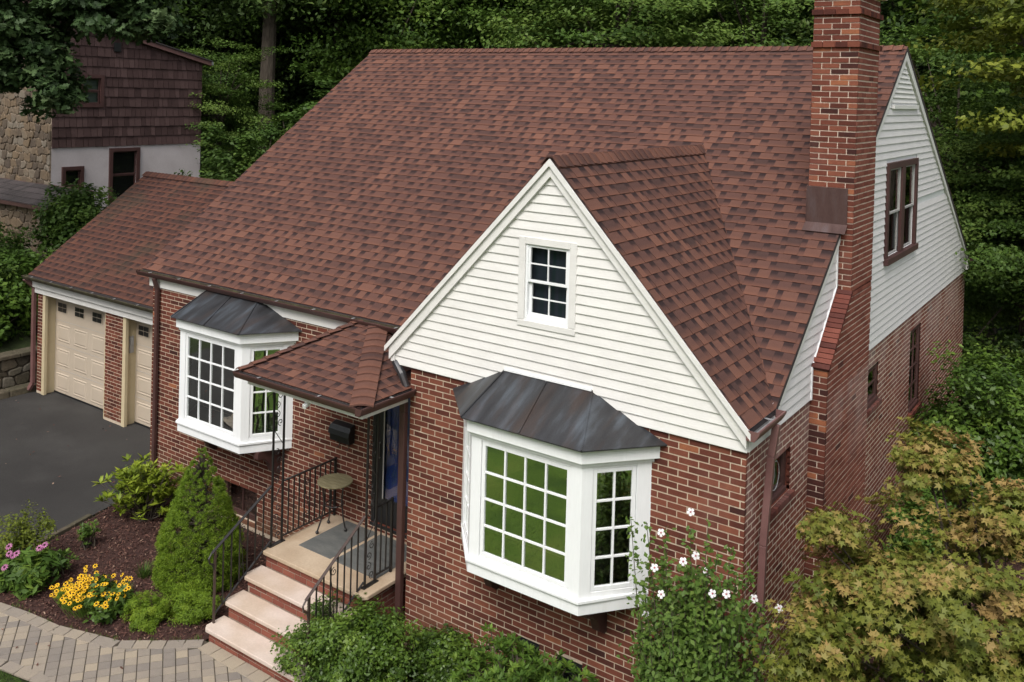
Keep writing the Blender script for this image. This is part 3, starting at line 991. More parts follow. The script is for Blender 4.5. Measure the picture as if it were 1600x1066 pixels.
# ---- roof
SH = []
slM = math.hypot(RY - E0, RZ - EZ)
cosM, sinM = (RY - E0) / slM, (RZ - EZ) / slM


def ivmain(s):
    z = EZ + s * sinM
    y = E0 + s * cosM
    iv = [(0, XR - XL)]
    if z < AZ:
        h = (AZ - z) / SW
        iv = subtract(iv, AX - h - XL, AX + h - XL)
    if CF - .01 < y < CB + .01:
        iv = subtract(iv, -.36 - XL, CX - XL)
    return iv


shingles((XL, E0, EZ), (1, 0, 0), (0, cosM, sinM), slM, ivmain, m=M['shingle'], res=SH, seed=5)
slB = math.hypot(12.33 - RY, RZ - EZ)
shingles((XL, 12.33, EZ), (1, 0, 0), (0, -(12.33 - RY) / slB, (RZ - EZ) / slB), slB, lambda s: [(0, XR - XL)], m=M['shingle'], res=SH, seed=6, wmin=.3, wmax=.5, exposure=.34)
slW = math.hypot(2.27, AZ - EZ)
ywing = lambda s: [(0, max(.01, E0 + (s * (AZ - EZ) / slW) / SM + .08))]
shingles((AX + 2.27, -.08, EZ), (0, 1, 0), (-2.27 / slW, 0, (AZ - EZ) / slW), slW, ywing, m=M['shingle'], res=SH, seed=8)
shingles((AX - 2.27, -.08, EZ), (0, 1, 0), (2.27 / slW, 0, (AZ - EZ) / slW), slW, ywing, m=M['shingle'], res=SH, seed=9)

# porch canopy
CZ0, CY0, CXa, CXb = -.255, -.86, -6.27, -4.15
TL, TR, TY, TZ = -5.67, -5.36, P - .02, .19
slC = math.hypot(TY - CY0, TZ - CZ0)
shingles((CXa, CY0, CZ0), (1, 0, 0), (0, (TY - CY0) / slC, (TZ - CZ0) / slC), slC, lambda s: [((TL - CXa) * s / slC, (CXb - CXa) - (CXb - TR) * s / slC)], m=M['shingle'], res=SH, seed=12, pkey='p')
slD = math.hypot(CXb - TR, TZ - CZ0)
shingles((CXb, CY0, CZ0), (0, 1, 0), ((TR - CXb) / slD, 0, (TZ - CZ0) / slD), slD, lambda s: [((TY - CY0) * s / slD, TY - CY0)], m=M['shingle'], res=SH, seed=13, pkey='p')
slE = math.hypot(TL - CXa, TZ - CZ0)
shingles((CXa, CY0, CZ0), (0, 1, 0), ((TL - CXa) / slE, 0, (TZ - CZ0) / slE), slE, lambda s: [((TY - CY0) * s / slE, TY - CY0)], m=M['shingle'], res=SH, seed=14, pkey='p')

# garage roof
GX0, GX1, GE, GZ, GRY, GRZ = -16.55, -10.50, 1.74, -.80, 4.52, 1.22
slG = math.hypot(GRY - GE, GRZ - GZ)
shingles((GX0 + .12, GE, GZ), (1, 0, 0), (0, (GRY - GE) / slG, (GRZ - GZ) / slG), slG, lambda s: [(0, GX1 - GX0 - .12)], m=M['shingle_aged'], res=SH, seed=21, pkey='g')
shingles((GX0 + .12, 2 * GRY - GE, GZ), (1, 0, 0), (0, -(GRY - GE) / slG, (GRZ - GZ) / slG), slG, lambda s: [(0, GX1 - GX0 - .12)], m=M['shingle_aged'], res=SH, seed=22, pkey='g', exposure=.34, wmin=.3, wmax=.5)

rd = MB()
th = (0, 0, -.05)
lo_ = lambda pts: [Vector(p) - Vector((0, 0, .012)) for p in pts]
vy = E0 + (AZ - EZ) / SM
# main front deck split round the wing
rd.poly_prism(lo_([(XL, E0, EZ), (AX - 2.27, E0, EZ), (AX, vy, AZ), (AX, RY, RZ), (XL, RY, RZ)]), th)
rd.poly_prism(lo_([(AX, vy, AZ), (AX + 2.27, E0, EZ), (XR, E0, EZ), (XR, RY, RZ), (AX, RY, RZ)]), th)
rd.poly_prism(lo_([(XL, RY, RZ), (XR, RY, RZ), (XR, 12.33, EZ), (XL, 12.33, EZ)]), th)
rd.poly_prism(lo_([(AX + 2.27, -.08, EZ), (AX + 2.27, E0, EZ), (AX, vy, AZ), (AX, -.08, AZ)]), th)
rd.poly_prism(lo_([(AX - 2.27, -.08, EZ), (AX, -.08, AZ), (AX, vy, AZ), (AX - 2.27, E0, EZ)]), th)
roofo = rd.build('roof', M['nshingle'], house)
rp = MB()
rp.poly_prism(lo_([(CXa, CY0, CZ0), (CXb, CY0, CZ0), (TR, TY, TZ), (TL, TY, TZ)]), th)
rp.poly_prism(lo_([(CXb, CY0, CZ0), (CXb, TY, CZ0), (TR, TY, TZ)]), th)
rp.poly_prism(lo_([(CXa, CY0, CZ0), (TL, TY, TZ), (CXa, TY, CZ0)]), th)
canopy = rp.build('porch_roof', M['nshingle'], house)
rg = MB()
rg.poly_prism(lo_([(GX0 + .12, GE, GZ), (GX1, GE, GZ), (GX1, GRY, GRZ), (GX0 + .12, GRY, GRZ)]), th)
rg.poly_prism(lo_([(GX0 + .12, GRY, GRZ), (GX1, GRY, GRZ), (GX1, 2 * GRY - GE, GZ), (GX0 + .12, 2 * GRY - GE, GZ)]), th)
groof = rg.build('garage_roof', M['nshingle'], house)


def shkey(p):
    c = Vector(p[0][0])
    vis = 0 if p[4] == 'p' else 3
    if p[4] is None and c.x > AX and c.y > -.1 and abs(p[0][2][0] - p[0][3][0]) < .02:
        vis = 1
    if c.y > RY or (p[4] == 'g' and c.y > GRY) or (c.x < AX and c.y < E0 - .01 and p[4] is None):
        vis = 40
    return (c - CAMP).length + vis


emit(SH, 'shingle', M['shingle'], {None: roofo, 'p': canopy, 'g': groof}, 300, house, key=shkey)

caps((XR - .0, RY, RZ), (-.0 + CX + .0 - .18, RY, RZ), .26, M['shingle'], roofo, slopeL=MB_S, slopeR=SM, seed=1)
caps((0.0, RY, RZ), (XL, RY, RZ), .26, M['shingle'], roofo, slopeL=SM, slopeR=MB_S, seed=2)
caps((AX, -.09, AZ), (AX, vy + .05, AZ), .25, M['shingle'], roofo, slopeL=SW, slopeR=SW, seed=4, step=.15)
caps((CXb + .01, CY0 - .01, CZ0), (TR, TY, TZ), .27, M['shingle'], canopy, slopeL=.18, slopeR=.18, seed=5, lift=.022, step=.165)
caps((CXa - .01, CY0 - .01, CZ0), (TL, TY, TZ), .20, M['shingle'], canopy, slopeL=.45, slopeR=.05, seed=6, lift=.02, step=.165)
caps((GX0 + .1, GRY, GRZ), (GX1 + .1, GRY, GRZ), .30, M['shingle_aged'], groof, slopeL=.7, slopeR=.7, seed=7)

# ---- gutters
def gutter(p, q, n, m, parent=house, w_=.095, h=.078, inside=None, ends=True):
    """open trough from p to q; p,q = top inner edge; n = outward"""
    p, q, n = Vector(p), Vector(q), Vector(n).normalized()
    z = Vector((0, 0, 1))
    prof = [n * 0, n * 0 - z * h, n * (w_ * .62) - z * h, n * (w_ * .85) - z * (h * .55), n * w_ - z * (h * .18), n * w_ + z * .0, n * (w_ - .012) + z * .0]
    V = [p + a for a in prof] + [q + a for a in prof]
    k = len(prof)
    F = [(i, i + 1, k + i + 1, k + i) for i in range(k - 1)]
    mb = MB().add(V, F)
    if ends:
        mb.add([p + a for a in prof[:6]], [tuple(range(6))])
        mb.add([q + a for a in prof[:6]], [tuple(range(6))[::-1]])
    o = mb.build('gutter', m, parent)
    md = o.modifiers.new('solid', 'SOLIDIFY')
    md.thickness = .004
    ib = MB().add([p + n * .008 - z * (h - .012), q + n * .008 - z * (h - .012), q + n * (w_ * .66) - z * (h - .012), p + n * (w_ * .66) - z * (h - .012)], [(0, 1, 2, 3)])
    ib.add([p + n * .006 - z * (h - .012), q + n * .006 - z * (h - .012), q + n * .006, p + n * .006], [(0, 1, 2, 3)])
    ib.build('gutter_lining', inside or m, o)
    L = (q - p).length
    for i in range(1, int(L / .75) + 1):
        c = p.lerp(q, (i - .4) / max(1, int(L / .75)))
        MB().obox(c - (q - p).normalized() * .012 - z * .012, (q - p).normalized() * .024, n * w_, z * .006).build('gutter_hanger', M['zinc'], o)
    return o


gutter((-4.52, .645, EZ - .02), (XL - .05, .645, EZ - .02), (0, -1, 0), M['gutter'], inside=M['gutter_dirty'])
gutter((AX + 2.27 - .01, -.10, EZ + .0), (AX + 2.27 - .01, .66, EZ + .0), (1, 0, 0), M['gutter_worn'], inside=M['zinc'], w_=.12, h=.095)
gutter((-4.17, CY0 + .02, CZ0 + .0), (CXa - .03, CY0 + .02, CZ0 + .0), (0, -1, 0), M['gutter'], canopy, h=.085)
gutter((-4.17, CY0 - .08, CZ0 + .0), (-4.17, -.01, CZ0), (1, 0, 0), M['gutter'], canopy, h=.085)
gutter((GX0 + 6.1, GE + .01, GZ - .02), (GX0 + .0, GE + .01, GZ - .02), (0, -1, 0), M['gutter_dirty'], groof)
gutter((-.3, 12.34, EZ - .02), (XR + .05, 12.34, EZ - .02), (0, 1, 0), M['gutter'])


def downspout(pts, m, parent=house, w_=.07, name='downspout'):
    mb = MB()
    for a, b in zip(pts[:-1], pts[1:]):
        mb.bar(a, b, w_, w_ * .8, upv=(0, 1, 0))
    return mb.build(name, m, parent, bevel=.008)


downspout([(-10.26, P - .12, EZ - .10), (-10.26, P - .055, EZ - .3), (-10.26, P - .055, G + .25), (-10.26, P - .2, G + .06)], M['gutter'])
downspout([(.13, .46, EZ - .08), (.10, .42, -.15), (.075, .34, -1.0), (.065, .27, G + .15)], M['gutter_worn'], w_=.072)
downspout([(-4.235, -.05, CZ0 - .06), (-4.235, -.045, -.55), (-4.235, -.045, G + .3), (-4.235, -.3, G + .1)], M['gutter'], w_=.085)
dk = MB()
dk.tube([(-4.40, .25, .07), (-4.40, -.02, .0), (-4.28, -.04, -.10), (-4.20, -.05, -.24)], [.05, .055, .05, .04], 8)
dk.build('gutter_elbow', M['lead'], house)
sb = MB()
sb.box(-10.36, -10.16, P - .28, P - .05, G + .0, G + .10)
tag(sb.build('splash_block', M['limestone'], bevel=.01), 'pale splash block under the left downspout by the bed', 'splash block')

# ---- frieze boards
fz = MB()
fz.box(RL - .08, WL - .25, P - .025, P - .001, -.03, .21)
fz.box(RL - .08, WL - .25, P - .045, P - .026, .10, .21)
fz.box(WL - 1.45, WL - .25, P - .024, P - .0015, -.25, -.031)
fz.build('frieze_board', M['siding'], house, bevel=.004)
cf = MB()
cf.box(CXa + .09, CXb - .04, CY0 + .06, CY0 + .10, CZ0 - .17, CZ0 - .07)
cf.box(CXb - .08, CXb - .04, CY0 + .1, -.02, CZ0 - .17, CZ0 - .07)
cf.box(CXa + .09, CXa + .13, CY0 + .1, P - .03, CZ0 - .17, CZ0 - .07)
cf.box(CXa + .1, CXb - .05, CY0 + .07, P - .03, CZ0 - .085, CZ0 - .075)
cf.build('porch_fascia', M['siding'], canopy, bevel=.003)


# ---- windows
def lites(O, u, n, w_, h, cols, rows, m_frame, m_bar, m_glass, parent, fr=.035, bar=.018, d=.03, back=.012, name='sash'):
    """glazed sash: frame ring, bars, one pane object per light. O = lower corner on the wall face"""
    O, u, n = Vector(O), Vector(u).normalized(), Vector(n).normalized()
    z = Vector((0, 0, 1))
    f = MB()
    f.obox(O, u * fr, z * h, n * d)
    f.obox(O + u * (w_ - fr), u * fr, z * h, n * d)
    f.obox(O + u * fr, u * (w_ - 2 * fr), z * fr, n * (d - .001))
    f.obox(O + u * fr + z * (h - fr), u * (w_ - 2 * fr), z * fr, n * (d - .001))
    so = f.build(name, m_frame, parent, bevel=.003)
    iw, ih = w_ - 2 * fr, h - 2 * fr
    pw, ph = iw / cols, ih / rows
    par = so if parent.type == 'EMPTY' else parent
    for i in range(1, cols):
        MB().obox(O + u * (fr + i * pw - bar / 2) + z * fr + n * (back), u * bar, z * ih, n * (d - back - .004)).build('glazing_bar', m_bar, par, recentre=True)
    for j in range(1, rows):
        MB().obox(O + u * fr + z * (fr + j * ph - bar / 2) + n * (back), u * iw, z * bar, n * (d - back - .0065)).build('glazing_bar', m_bar, par, recentre=True)
    for i in range(cols):
        for j in range(rows):
            p = O + u * (fr + i * pw) + z * (fr + j * ph) + n * (back + random.uniform(-.001, .001))
            t = random.uniform(-.0035, .0035)
            V = [p, p + u * pw, p + u * pw + z * ph + n * t, p + z * ph + n * t]
            F = [(0, 1, 2, 3)] if u.cross(z).dot(n) > 0 else [(3, 2, 1, 0)]
            me, loc = pmesh('pane', V, F, [(.5, .5, 0)] * 4, recentre=True)
            o = link_mesh('pane', me, m_glass)
            o.location = loc
            setpar(o, par)
    return so


def bay(xl, xr, wy, fl_, fr_, fy, zt, zb, roof_top, label, corbels):
    """xl,xr on the wall, fl_,fr_ front corners (roof edge); zt roof edge, zb bottom"""
    A, B, C, Dp = Vector((xl, wy, 0)), Vector((fl_, fy, 0)), Vector((fr_, fy, 0)), Vector((xr, wy, 0))
    z = Vector((0, 0, 1))
    cen = Vector(((xl + xr) / 2, wy, 0))

    def ring(off, ends=0.0):
        """polygon inset by off (metres)"""
        k = .414 * off
        ke = max(off, ends) * 1.414
        return [A + Vector((ke, 0, 0)), B + Vector((k + off * .0 + k * 0, off, 0)), C + Vector((-k, off, 0)), Dp + Vector((-ke, 0, 0))]
    b = MB()

    def band(off, z0, z1, mb, ends=0.0):
        r = ring(off, ends)
        mb.poly_prism([p + z * z0 for p in r], z * (z1 - z0))
    # fascia, head, sill lip and apron
    f = MB(); band(.035, zt - .155, zt - .012, f); fo = f.build('fascia', M['white'], house, bevel=.004, label=label)
    f = MB(); band(.012, zt - .011, zt + .004, f); f.build('drip_edge', M['white'], fo)
    f = MB(); band(.075, zt - .20, zt - .156, f); f.build('head_board', M['white'], fo, bevel=.003)
    zs = zb + .155
    f = MB(); band(.055, zs - .035, zs, f, .092); f.build('sill', M['white'], fo, bevel=.006)
    f = MB(); band(.080, zb, zs - .036, f, .10); f.build('apron', M['white'], fo, bevel=.004)
    # posts / boards of the three faces
    r = ring(.095)
    ztop = zt - .201
    hh = ztop - zs
    faces = [(r[0], r[1], 2, .20), (r[1], r[2], 4, .13), (r[2], r[3], 2, .17)]
    for (a, c, cols, side) in faces:
        u = (c - a)
        Lf = u.length
        u = u.normalized()
        n = Vector((u.y, -u.x, 0))
        s1 = side
        s2 = side
        if cols == 2:
            s1 = .12 if a is r[2] else .16
            s2 = .16 if a is r[2] else .12
        bo = MB()
        bo.obox(a + z * zs - n * .05, u * s1, z * hh, n * .05)
        bo.obox(c - u * s2 + z * zs - n * .05, u * s2, z * hh, n * .05)
        bo.obox(a + u * s1 + z * zs - n * .05, u * (Lf - s1 - s2), z * .055, n * .045)
        bo.obox(a + u * s1 + z * (ztop - .035) - n * .05, u * (Lf - s1 - s2), z * .035, n * .045)
        bo.build('window_board', M['white'], fo, bevel=.003)
        lites(a + u * (s1 + .004) + z * (zs + .058) - n * .04, u, n, Lf - s1 - s2 - .008, hh - .096, cols, 4, M['white'], M['white'], M['glass'], fo, fr=.042, bar=.02)
    # roof
    e = [A - Vector((.03, 0, 0)), B + Vector((-.02, -.03, 0)), C + Vector((.02, -.03, 0)), Dp + Vector((.03, 0, 0))]
    e = [p + z * (zt + .006) for p in e]
    T0, T1 = Vector((roof_top[0], wy - .025, roof_top[2])), Vector((roof_top[1], wy - .025, roof_top[2]))
    e[0].y = e[3].y = wy - .012
    me_, mt = (e[1] + e[2]) / 2, (T0 + T1) / 2
    dz = Vector((0, 0, -.012))
    for pts in ([e[0], e[1], T0], [e[1], me_, mt, T0], [me_, e[2], T1, mt], [e[2], e[3], T1]):
        MB().poly_prism(pts, dz).build('roof_panel', M['lead'], fo, recentre=False)
    for a, c in ((e[1], T0), (me_, mt), (e[2], T1)):
        MB().bar(a + z * .004, c + z * .004, .016, .016).build('roof_seam', M['lead'], fo)
    MB().bar(T0 + Vector((0, -.01, .012)), T1 + Vector((0, -.01, .012)), .03, .022).build('flashing', M['white'], fo)
    for cx in corbels:
        cb = MB()
        pts = [(0, 0), (.42, 0), (.42, -.10), (.30, -.13), (.20, -.22), (.14, -.36), (.05, -.42), (0, -.42)]
        cb.poly_prism([(cx - .05, wy - .002 - a, zb - .002 + c) for a, c in pts], (.10, 0, 0))
        cb.build('corbel', M['brown_trim'], fo, bevel=.006)
    # inner floor & sheer so the bay is not hollow
    r = ring(.16)
    ib = MB().poly_prism([p + z * (zs - .0) for p in r], z * .008)
    ib.build('window_seat', M['interior'], fo)


bay(-3.49, -.83, 0.0, -2.84, -1.40, -.67, -.13, -1.80, (-2.78, -1.66, .235), 'large white bay window reflecting lawn below the cream gable', (-2.84, -1.47))
bay(-9.45, -6.88, P, -8.90, -7.39, .02, -.17, -1.90, (-8.93, -7.78, .155), 'white bay window left of the porch', (-8.75, -7.3))

# gable window
gw = MB()
x0, x1, z0, z1 = -2.625, -1.885, .84, 1.755
yf = -.042
for a in ((x0, x0 + .085, z0, z1), (x1 - .085, x1, z0, z1), (x0 + .085, x1 - .085, z1 - .08, z1), (x0 + .0, x1 - .0, z0 - .07, z0 + .0)):
    gw.box(a[0], a[1], yf, -.003, a[2], a[3])
gwo = gw.build('gable_window', M['siding'], house, bevel=.006, label='small white double-hung window in the cream gable')
gi = MB()
xa, xb = x0 + .086, x1 - .086
gi.box(xa, xa + .03, -.025, .06, z0, z1 - .08)
gi.box(xb - .03, xb, -.025, .06, z0, z1 - .08)
gi.box(xa, xb, -.02, .06, z0 + .0, z0 + .045)
gi.build('frame', M['white'], gwo, bevel=.003)
lites((xa + .03, .012, z0 + .42), (1, 0, 0), (0, -1, 0), xb - xa - .06, .41, 2, 2, M['white'], M['white'], M['glass_dim'], gwo, fr=.028, bar=.014)
lites((xa + .03, .045, z0 + .045), (1, 0, 0), (0, -1, 0), xb - xa - .06, .40, 2, 2, M['white'], M['white'], M['glass_dim'], gwo, fr=.034, bar=.014)
MB().box(x0, x1, .10, .105, z0, z1).build('curtain', M['curtain'], gwo)

# twin window in the side gable
tw = MB()
y0, y1, z0, z1 = 5.14, 7.10, 1.14, 2.48
xf = .05
tw.box(0, xf, y0, y0 + .10, z0, z1)
tw.box(0, xf, y1 - .12, y1, z0, z1)
tw.box(0, xf - .002, y0 + .1, y1 - .12, z1 - .09, z1)
tw.box(0, xf - .003, (y0 + y1) / 2 - .10, (y0 + y1) / 2 + .10, z0, z1 - .09)
tw.box(-.0, xf + .03, y0 - .02, y1 + .02, z0 - .09, z0)
two = tw.build('side_window', M['brown_trim'], house, bevel=.005, label='brown-framed double window beside the chimney')
for a, b in ((y0 + .1, (y0 + y1) / 2 - .1), ((y0 + y1) / 2 + .1, y1 - .12)):
    lites((-.01, a, z0 + .60), (0, 1, 0), (1, 0, 0), b - a, .66, 1, 1, M['grey'], M['grey'], M['glass'], two, fr=.032)
    lites((-.035, a, z0 + .0), (0, 1, 0), (1, 0, 0), b - a, .62, 1, 1, M['grey'], M['grey'], M['glass_dim'], two, fr=.032)
MB().box(-.12, -.115, (y0 + y1) / 2 + .1, y1 - .1, z0, z0 + .62).build('curtain', M['sheer'], two)
# near-black sheet standing in for the unlit attic behind the gable
vo = MB()
vo.add([(-.3, 4, 0.4), (-.3, 9, .4), (-.3, 9, 2.6), (-.3, 4, 2.6)], [(0, 1, 2, 3)])
vo.build('attic_dark_sheet', M['dark'], house)

# small casement, small side window and tall window in the side wall
for (a, b, c, d), nm, rows in ((hs_[0], 'casement_window', 1), (hs_[1], 'small_side_window', 2), (hs_[2], 'tall_side_window', 4)):
    f = MB()
    xq = -.045 if rows == 1 else -.012
    f.box(xq - .04, xq, a, a + .05, c, d)
    f.box(xq - .04, xq, b - .05, b, c, d)
    f.box(xq - .04, xq - .001, a + .05, b - .05, d - .05, d)
    f.box(xq - .04, xq + .03, a + .05, b - .05, c, c + .05)
    fo = f.build(nm, M['brown_trim'], house, bevel=.004)
    lites((xq - .035, a + .05, c + .05), (0, 1, 0), (1, 0, 0), b - a - .1, d - c - .1, 1 if rows < 4 else 2, rows, M['brown_trim'], M['brown_trim'], M['glass'], fo, fr=.03, bar=.02)
    if rows == 1:
        k = MB()
        pts = [(xq - .004, (a + b) / 2 + .13 * math.cos(t * PI / 8), (c + d) / 2 + .15 * math.sin(t * PI / 8)) for t in range(17)]
        k.tube(pts, .005, 4, False)
        k.build('leaded_ring', M['zinc'], fo)

# basement window in the recessed wall, two vents in the wing
a, b, c, d = -8.63, -7.75, -3.26, -2.74
f = MB()
yq = P + .09
f.box(a, a + .05, yq, yq + .04, c, d)
f.box(b - .05, b, yq, yq + .04, c, d)
f.box(a + .05, b - .05, yq + .001, yq + .04, d - .05, d)
f.box(a + .05, b - .05, yq - .001, yq + .04, c, c + .05)
bw = f.build('basement_window', M['brown_trim'], house)
lites((a + .05, yq + .03, c + .05), (1, 0, 0), (0, -1, 0), b - a - .1, d - c - .1, 2, 1, M['gutter'], M['gutter'], M['glass'], bw, fr=.03)
for (a, b, c, d) in hf[1:]:
    v = MB()
    v.box(a + WL, b + WL, .03, .04, c, d)
    for i in range(4):
        v.box(a + WL, b + WL, .0, .03, c + .02 + i * .055, c + .03 + i * .055)
    v.build('air_vent', M['black'], house)

# ---- front door
do = MB()
xa, xb, z0, z1 = -5.44, -4.50, -2.5, -.42
do.box(xa, xa + .06, P + .0, P + .14, z0, z1)
do.box(xb - .06, xb, P + .0, P + .14, z0, z1)
do.box(xa + .06, xb - .06, P + .001, P + .14, z1 - .06, z1)
do.box(xa, xb, P - .02, P + .14, z0 - .04, z0)
door = do.build('front_door', M['black'], house, bevel=.004, label='deep blue front door behind a black glazed storm door')
sdm = MB()
for q in ((xa + .06, xa + .17, z0, z1 - .06), (xb - .16, xb - .06, z0, z1 - .06), (xa + .17, xb - .16, z0, z0 + .34), (xa + .17, xb - .16, z1 - .18, z1 - .06)):
    sdm.box(q[0], q[1], P + .03, P + .06, q[2], q[3])
sdm.build('storm_door', M['black'], door, bevel=.003)
MB().box(xa + .17, xa + .19, P + .026, P + .03, z0 + .34, z1 - .18).build('storm_door_trim', M['grey'], door)
MB().box(xa + .17, xb - .16, P + .045, P + .048, z0 + .34, z1 - .18).build('storm_glass', M['glass_clear'], door)
bd = MB()
bd.box(xa + .06, xb - .06, P + .11, P + .135, z0, z1 - .06)
for i in range(2):
    for j in range(3):
        bd.box(xa + .14 + i * .36, xa + .14 + i * .36 + .26, P + .10, P + .109, z0 + .15 + j * .62, z0 + .15 + j * .62 + .48)
bd.build('door_leaf', M['bluedoor'], door, bevel=.01)
MB().bar((xa + .11, P + .0, -1.62), (xa + .11, P + .0, -1.42), .02).bar((xa + .11, P + .03, -1.62), (xa + .11, P + .0, -1.62), .015).bar((xa + .11, P + .03, -1.42), (xa + .11, P + .0, -1.42), .015).build('door_handle', M['grey'], door)

# ================================================================ GARAGE WING
GY = 1.95
GL = -16.41
gwl = MB()
gh1 = (.22, 2.56, G - .2, -1.16)
gh2 = (3.18, 6.0, G - .2, -1.16)
panel_holes(gwl, (GL, GY, 0), (1, 0, 0), (0, -1, 0), -10.46 - GL, G - .2, -.9, [gh1, gh2], depth=.02)
gwl.add([(GL, GY, G), (GL, 7.1, G), (GL, 7.1, -.9), (GL, GRY, GRZ - .1), (GL, GY, -.9)], [(0, 1, 2, 3, 4)])
gwl.box(GL, -10.46, 7.0, 7.1, G, -.9)
gwo_ = gwl.build('garage_wall', M['mortar'], house)
GB = brickwork((GL, GY, G), (1, 0, 0), (0, -1, 0), -10.5 - GL, 2.22, [(gh1[0], gh1[1], -1, 9), (gh2[0], gh2[1], -1, 9)], m=M['brick'], phase=.1, tone=(.1, .75))
emit(GB, 'brick', M['brick'], gwo_, 0, gwo_)
hd = MB()
hd.box(GL - .05, -10.5, GY - .06, GY - .001, -1.21, -.84)
hd.box(GL - .05, -10.5, GY - .11, GY - .061, -1.08, -.84)
hd.build('garage_header', M['siding'], house, bevel=.006)
for nm, (a, b) in (('left', (GL + .22, GL + 2.56)), ('right', (GL + 3.18, -10.5))):
    MB().box(a - .0, a + .10, GY - .02, GY + .045, G, -1.19).box(a + .0, a + .035, GY + .0455, GY + .26, G, -1.19).build('door_jamb', M['cream'], house, bevel=.004)
    if nm == 'left':
        MB().box(b - .035, b + .0, GY + .005, GY + .26, G, -1.19).build('door_jamb', M['cream'], house, bevel=.004)
    MB().box(a + .036, b - (.036 if nm == 'left' else 0), GY + .24, GY + .26, -1.30, -1.19).build('door_head', M['cream'], house)
    dy = GY + .25
    dm = MB()
    dm.box(a + .036, b - .0, dy, dy + .04, G + .01, -1.2)
    dr = dm.build('garage_door', M['door_beige'], house, label='beige panelled garage door, %s of the two' % nm)
    MB().box(a + .036, b, dy - .005, dy + .03, G + .0, G + .035).build('door_seal', M['black'], dr)
    a0 = a + .12 if nm == 'left' else a + .10
    for i in range(4 if nm == 'left' else 4):
        cx = a0 + i * .66
        if cx + .45 > b:
            continue
        for j in range(3):
            zz0 = G + .09 + j * .52
            pm = MB()
            for k, (ins, pr_) in enumerate(((0, .0), (.03, .012), (.06, .004))):
                pass
            o_ = Vector((cx, dy, zz0))
            W_, H_ = .50, .36
            q = lambda i_, d_: [(cx + i_, dy - d_, zz0 + i_), (cx + W_ - i_, dy - d_, zz0 + i_), (cx + W_ - i_, dy - d_, zz0 + H_ - i_), (cx + i_, dy - d_, zz0 + H_ - i_)]
            V = q(0, .001) + q(.018, .014) + q(.045, .006) + q(.07, .014)
            F = [(k * 4 + e, k * 4 + (e + 1) % 4, k * 4 + 4 + (e + 1) % 4, k * 4 + 4 + e) for k in range(3) for e in range(4)] + [(12, 13, 14, 15)]
            pm.add(V, F)
            pm.build('panel', M['door_beige'], dr, recentre=True)
        wz = -1.60
        MB().box(cx + .02, cx + .38, dy - .012, dy - .001, wz - .01, wz + .21).build('window_frame', M['door_beige'], dr, recentre=True)
        for p_ in range(2):
            for r_ in range(2):
                MB().box(cx + .035 + p_ * .17, cx + .035 + p_ * .17 + .155, dy - .018, dy - .013, wz + .005 + r_ * .10, wz + .005 + r_ * .10 + .088).build('pane', M['black'], dr, recentre=True)
    for j in range(1, 4):
        MB().box(a + .036, b - .0, dy - .0035, dy - .0005, G + .01 + j * .52 - .003, G + .01 + j * .52 + .003).build('section_joint', M['grey'], dr)
downspout([(GL - .12, GE - .03, GZ - .1), (GL - .08, GY - .05, GZ - .3), (GL - .05, GY - .06, G + .2), (GL - .1, GY - .12, G + .06)], M['gutter_worn'], w_=.09)
kp = MB()
kp.box(GL + 3.18 + .036, GL + 3.18 + .055, GY + .10, GY + .19, -1.95, -1.62)
kp.box(GL + 3.18 + .056, GL + 3.18 + .075, GY + .115, GY + .175, -1.80, -1.66)
tag(kp.build('keypad', M['grey'], bevel=.004), 'small grey keypad on the cream jamb beside the right garage door', 'keypad')
cm = MB()
cm.box(-5.17, -5.13, -.77, -.73, -.46, -.425)
cm.tube([(-5.15, -.80, -.49), (-5.15, -.72, -.46)], .032, 8)
cm.box(-5.165, -5.135, -.775, -.745, -.425, CZ0 - .10)
tag(cm.build('camera', M['white'], bevel=.003), 'tiny white security camera hanging under the porch roof', 'security camera')

# ================================================================ FRONT STEPS
SX0, SX1 = -6.10, -4.30
LZ = -2.589
steps = thing('front_steps', (-5.2, -.4, G), 'stone and brick front steps with four treads rising to the landing', 'steps')
core = MB()
lev = [(-.585, LZ), (-.87, -2.795), (-1.154, -2.99), (-1.436, -3.185)]
SB = []
for i, (yn, zt) in enumerate(lev):
    yb = P - .002 if i == 0 else lev[i - 1][0] + .03
    th_ = .05
    core.box(SX0 + .05, SX1 - .05, yn + .045, yb + .02 if i else P - .004, G, zt - th_)
    t = MB()
    c_ = .05
    x0, x1 = SX0 - .02, SX1 + .02
    ybk = yb if i else P - .003
    pts = [(x0 + c_, yn, zt - th_), (x1 - c_, yn, zt - th_), (x1, yn + c_, zt - th_), (x1, ybk, zt - th_), (x0, ybk, zt - th_), (x0, yn + c_, zt - th_)]
    t.poly_prism(pts, (0, 0, th_))
    to = t.build('landing_slab' if i == 0 else 'tread', M['sandstone'] if i == 0 else M['limestone'], steps, bevel=.010)
    zb_ = G if i == 3 else lev[i + 1][1]
    hgt = zt - th_ - zb_
    nr = 2
    SB += brickwork((SX0 + .05, yn + .045, zb_ + .004), (1, 0, 0), (0, -1, 0), SX1 - SX0 - .1, hgt - .006, m=M['brick_new'], course=(hgt - .006) / nr, phase=.07 * i, tone=(.2, .8), thick=.02, proud=.006)
    hs2 = zt - th_ - G
    SB += brickwork((SX1 - .05, yn + .045, G), (0, 1, 0), (1, 0, 0), (ybk - yn - .05), hs2, m=M['brick_new'], tone=(.1, .6), thick=.02)
core.build('core', M['mortar_dull'], steps)
emit(SB, 'brick', M['brick_new'], steps, 300)
for a, b in ((-5.83, -5.25), (-5.20, -4.47)):
    MB().box(a, b, -.21, P - .06, LZ - .01, LZ + .004).build('slate_slab', M['slate'], steps, bevel=.003)


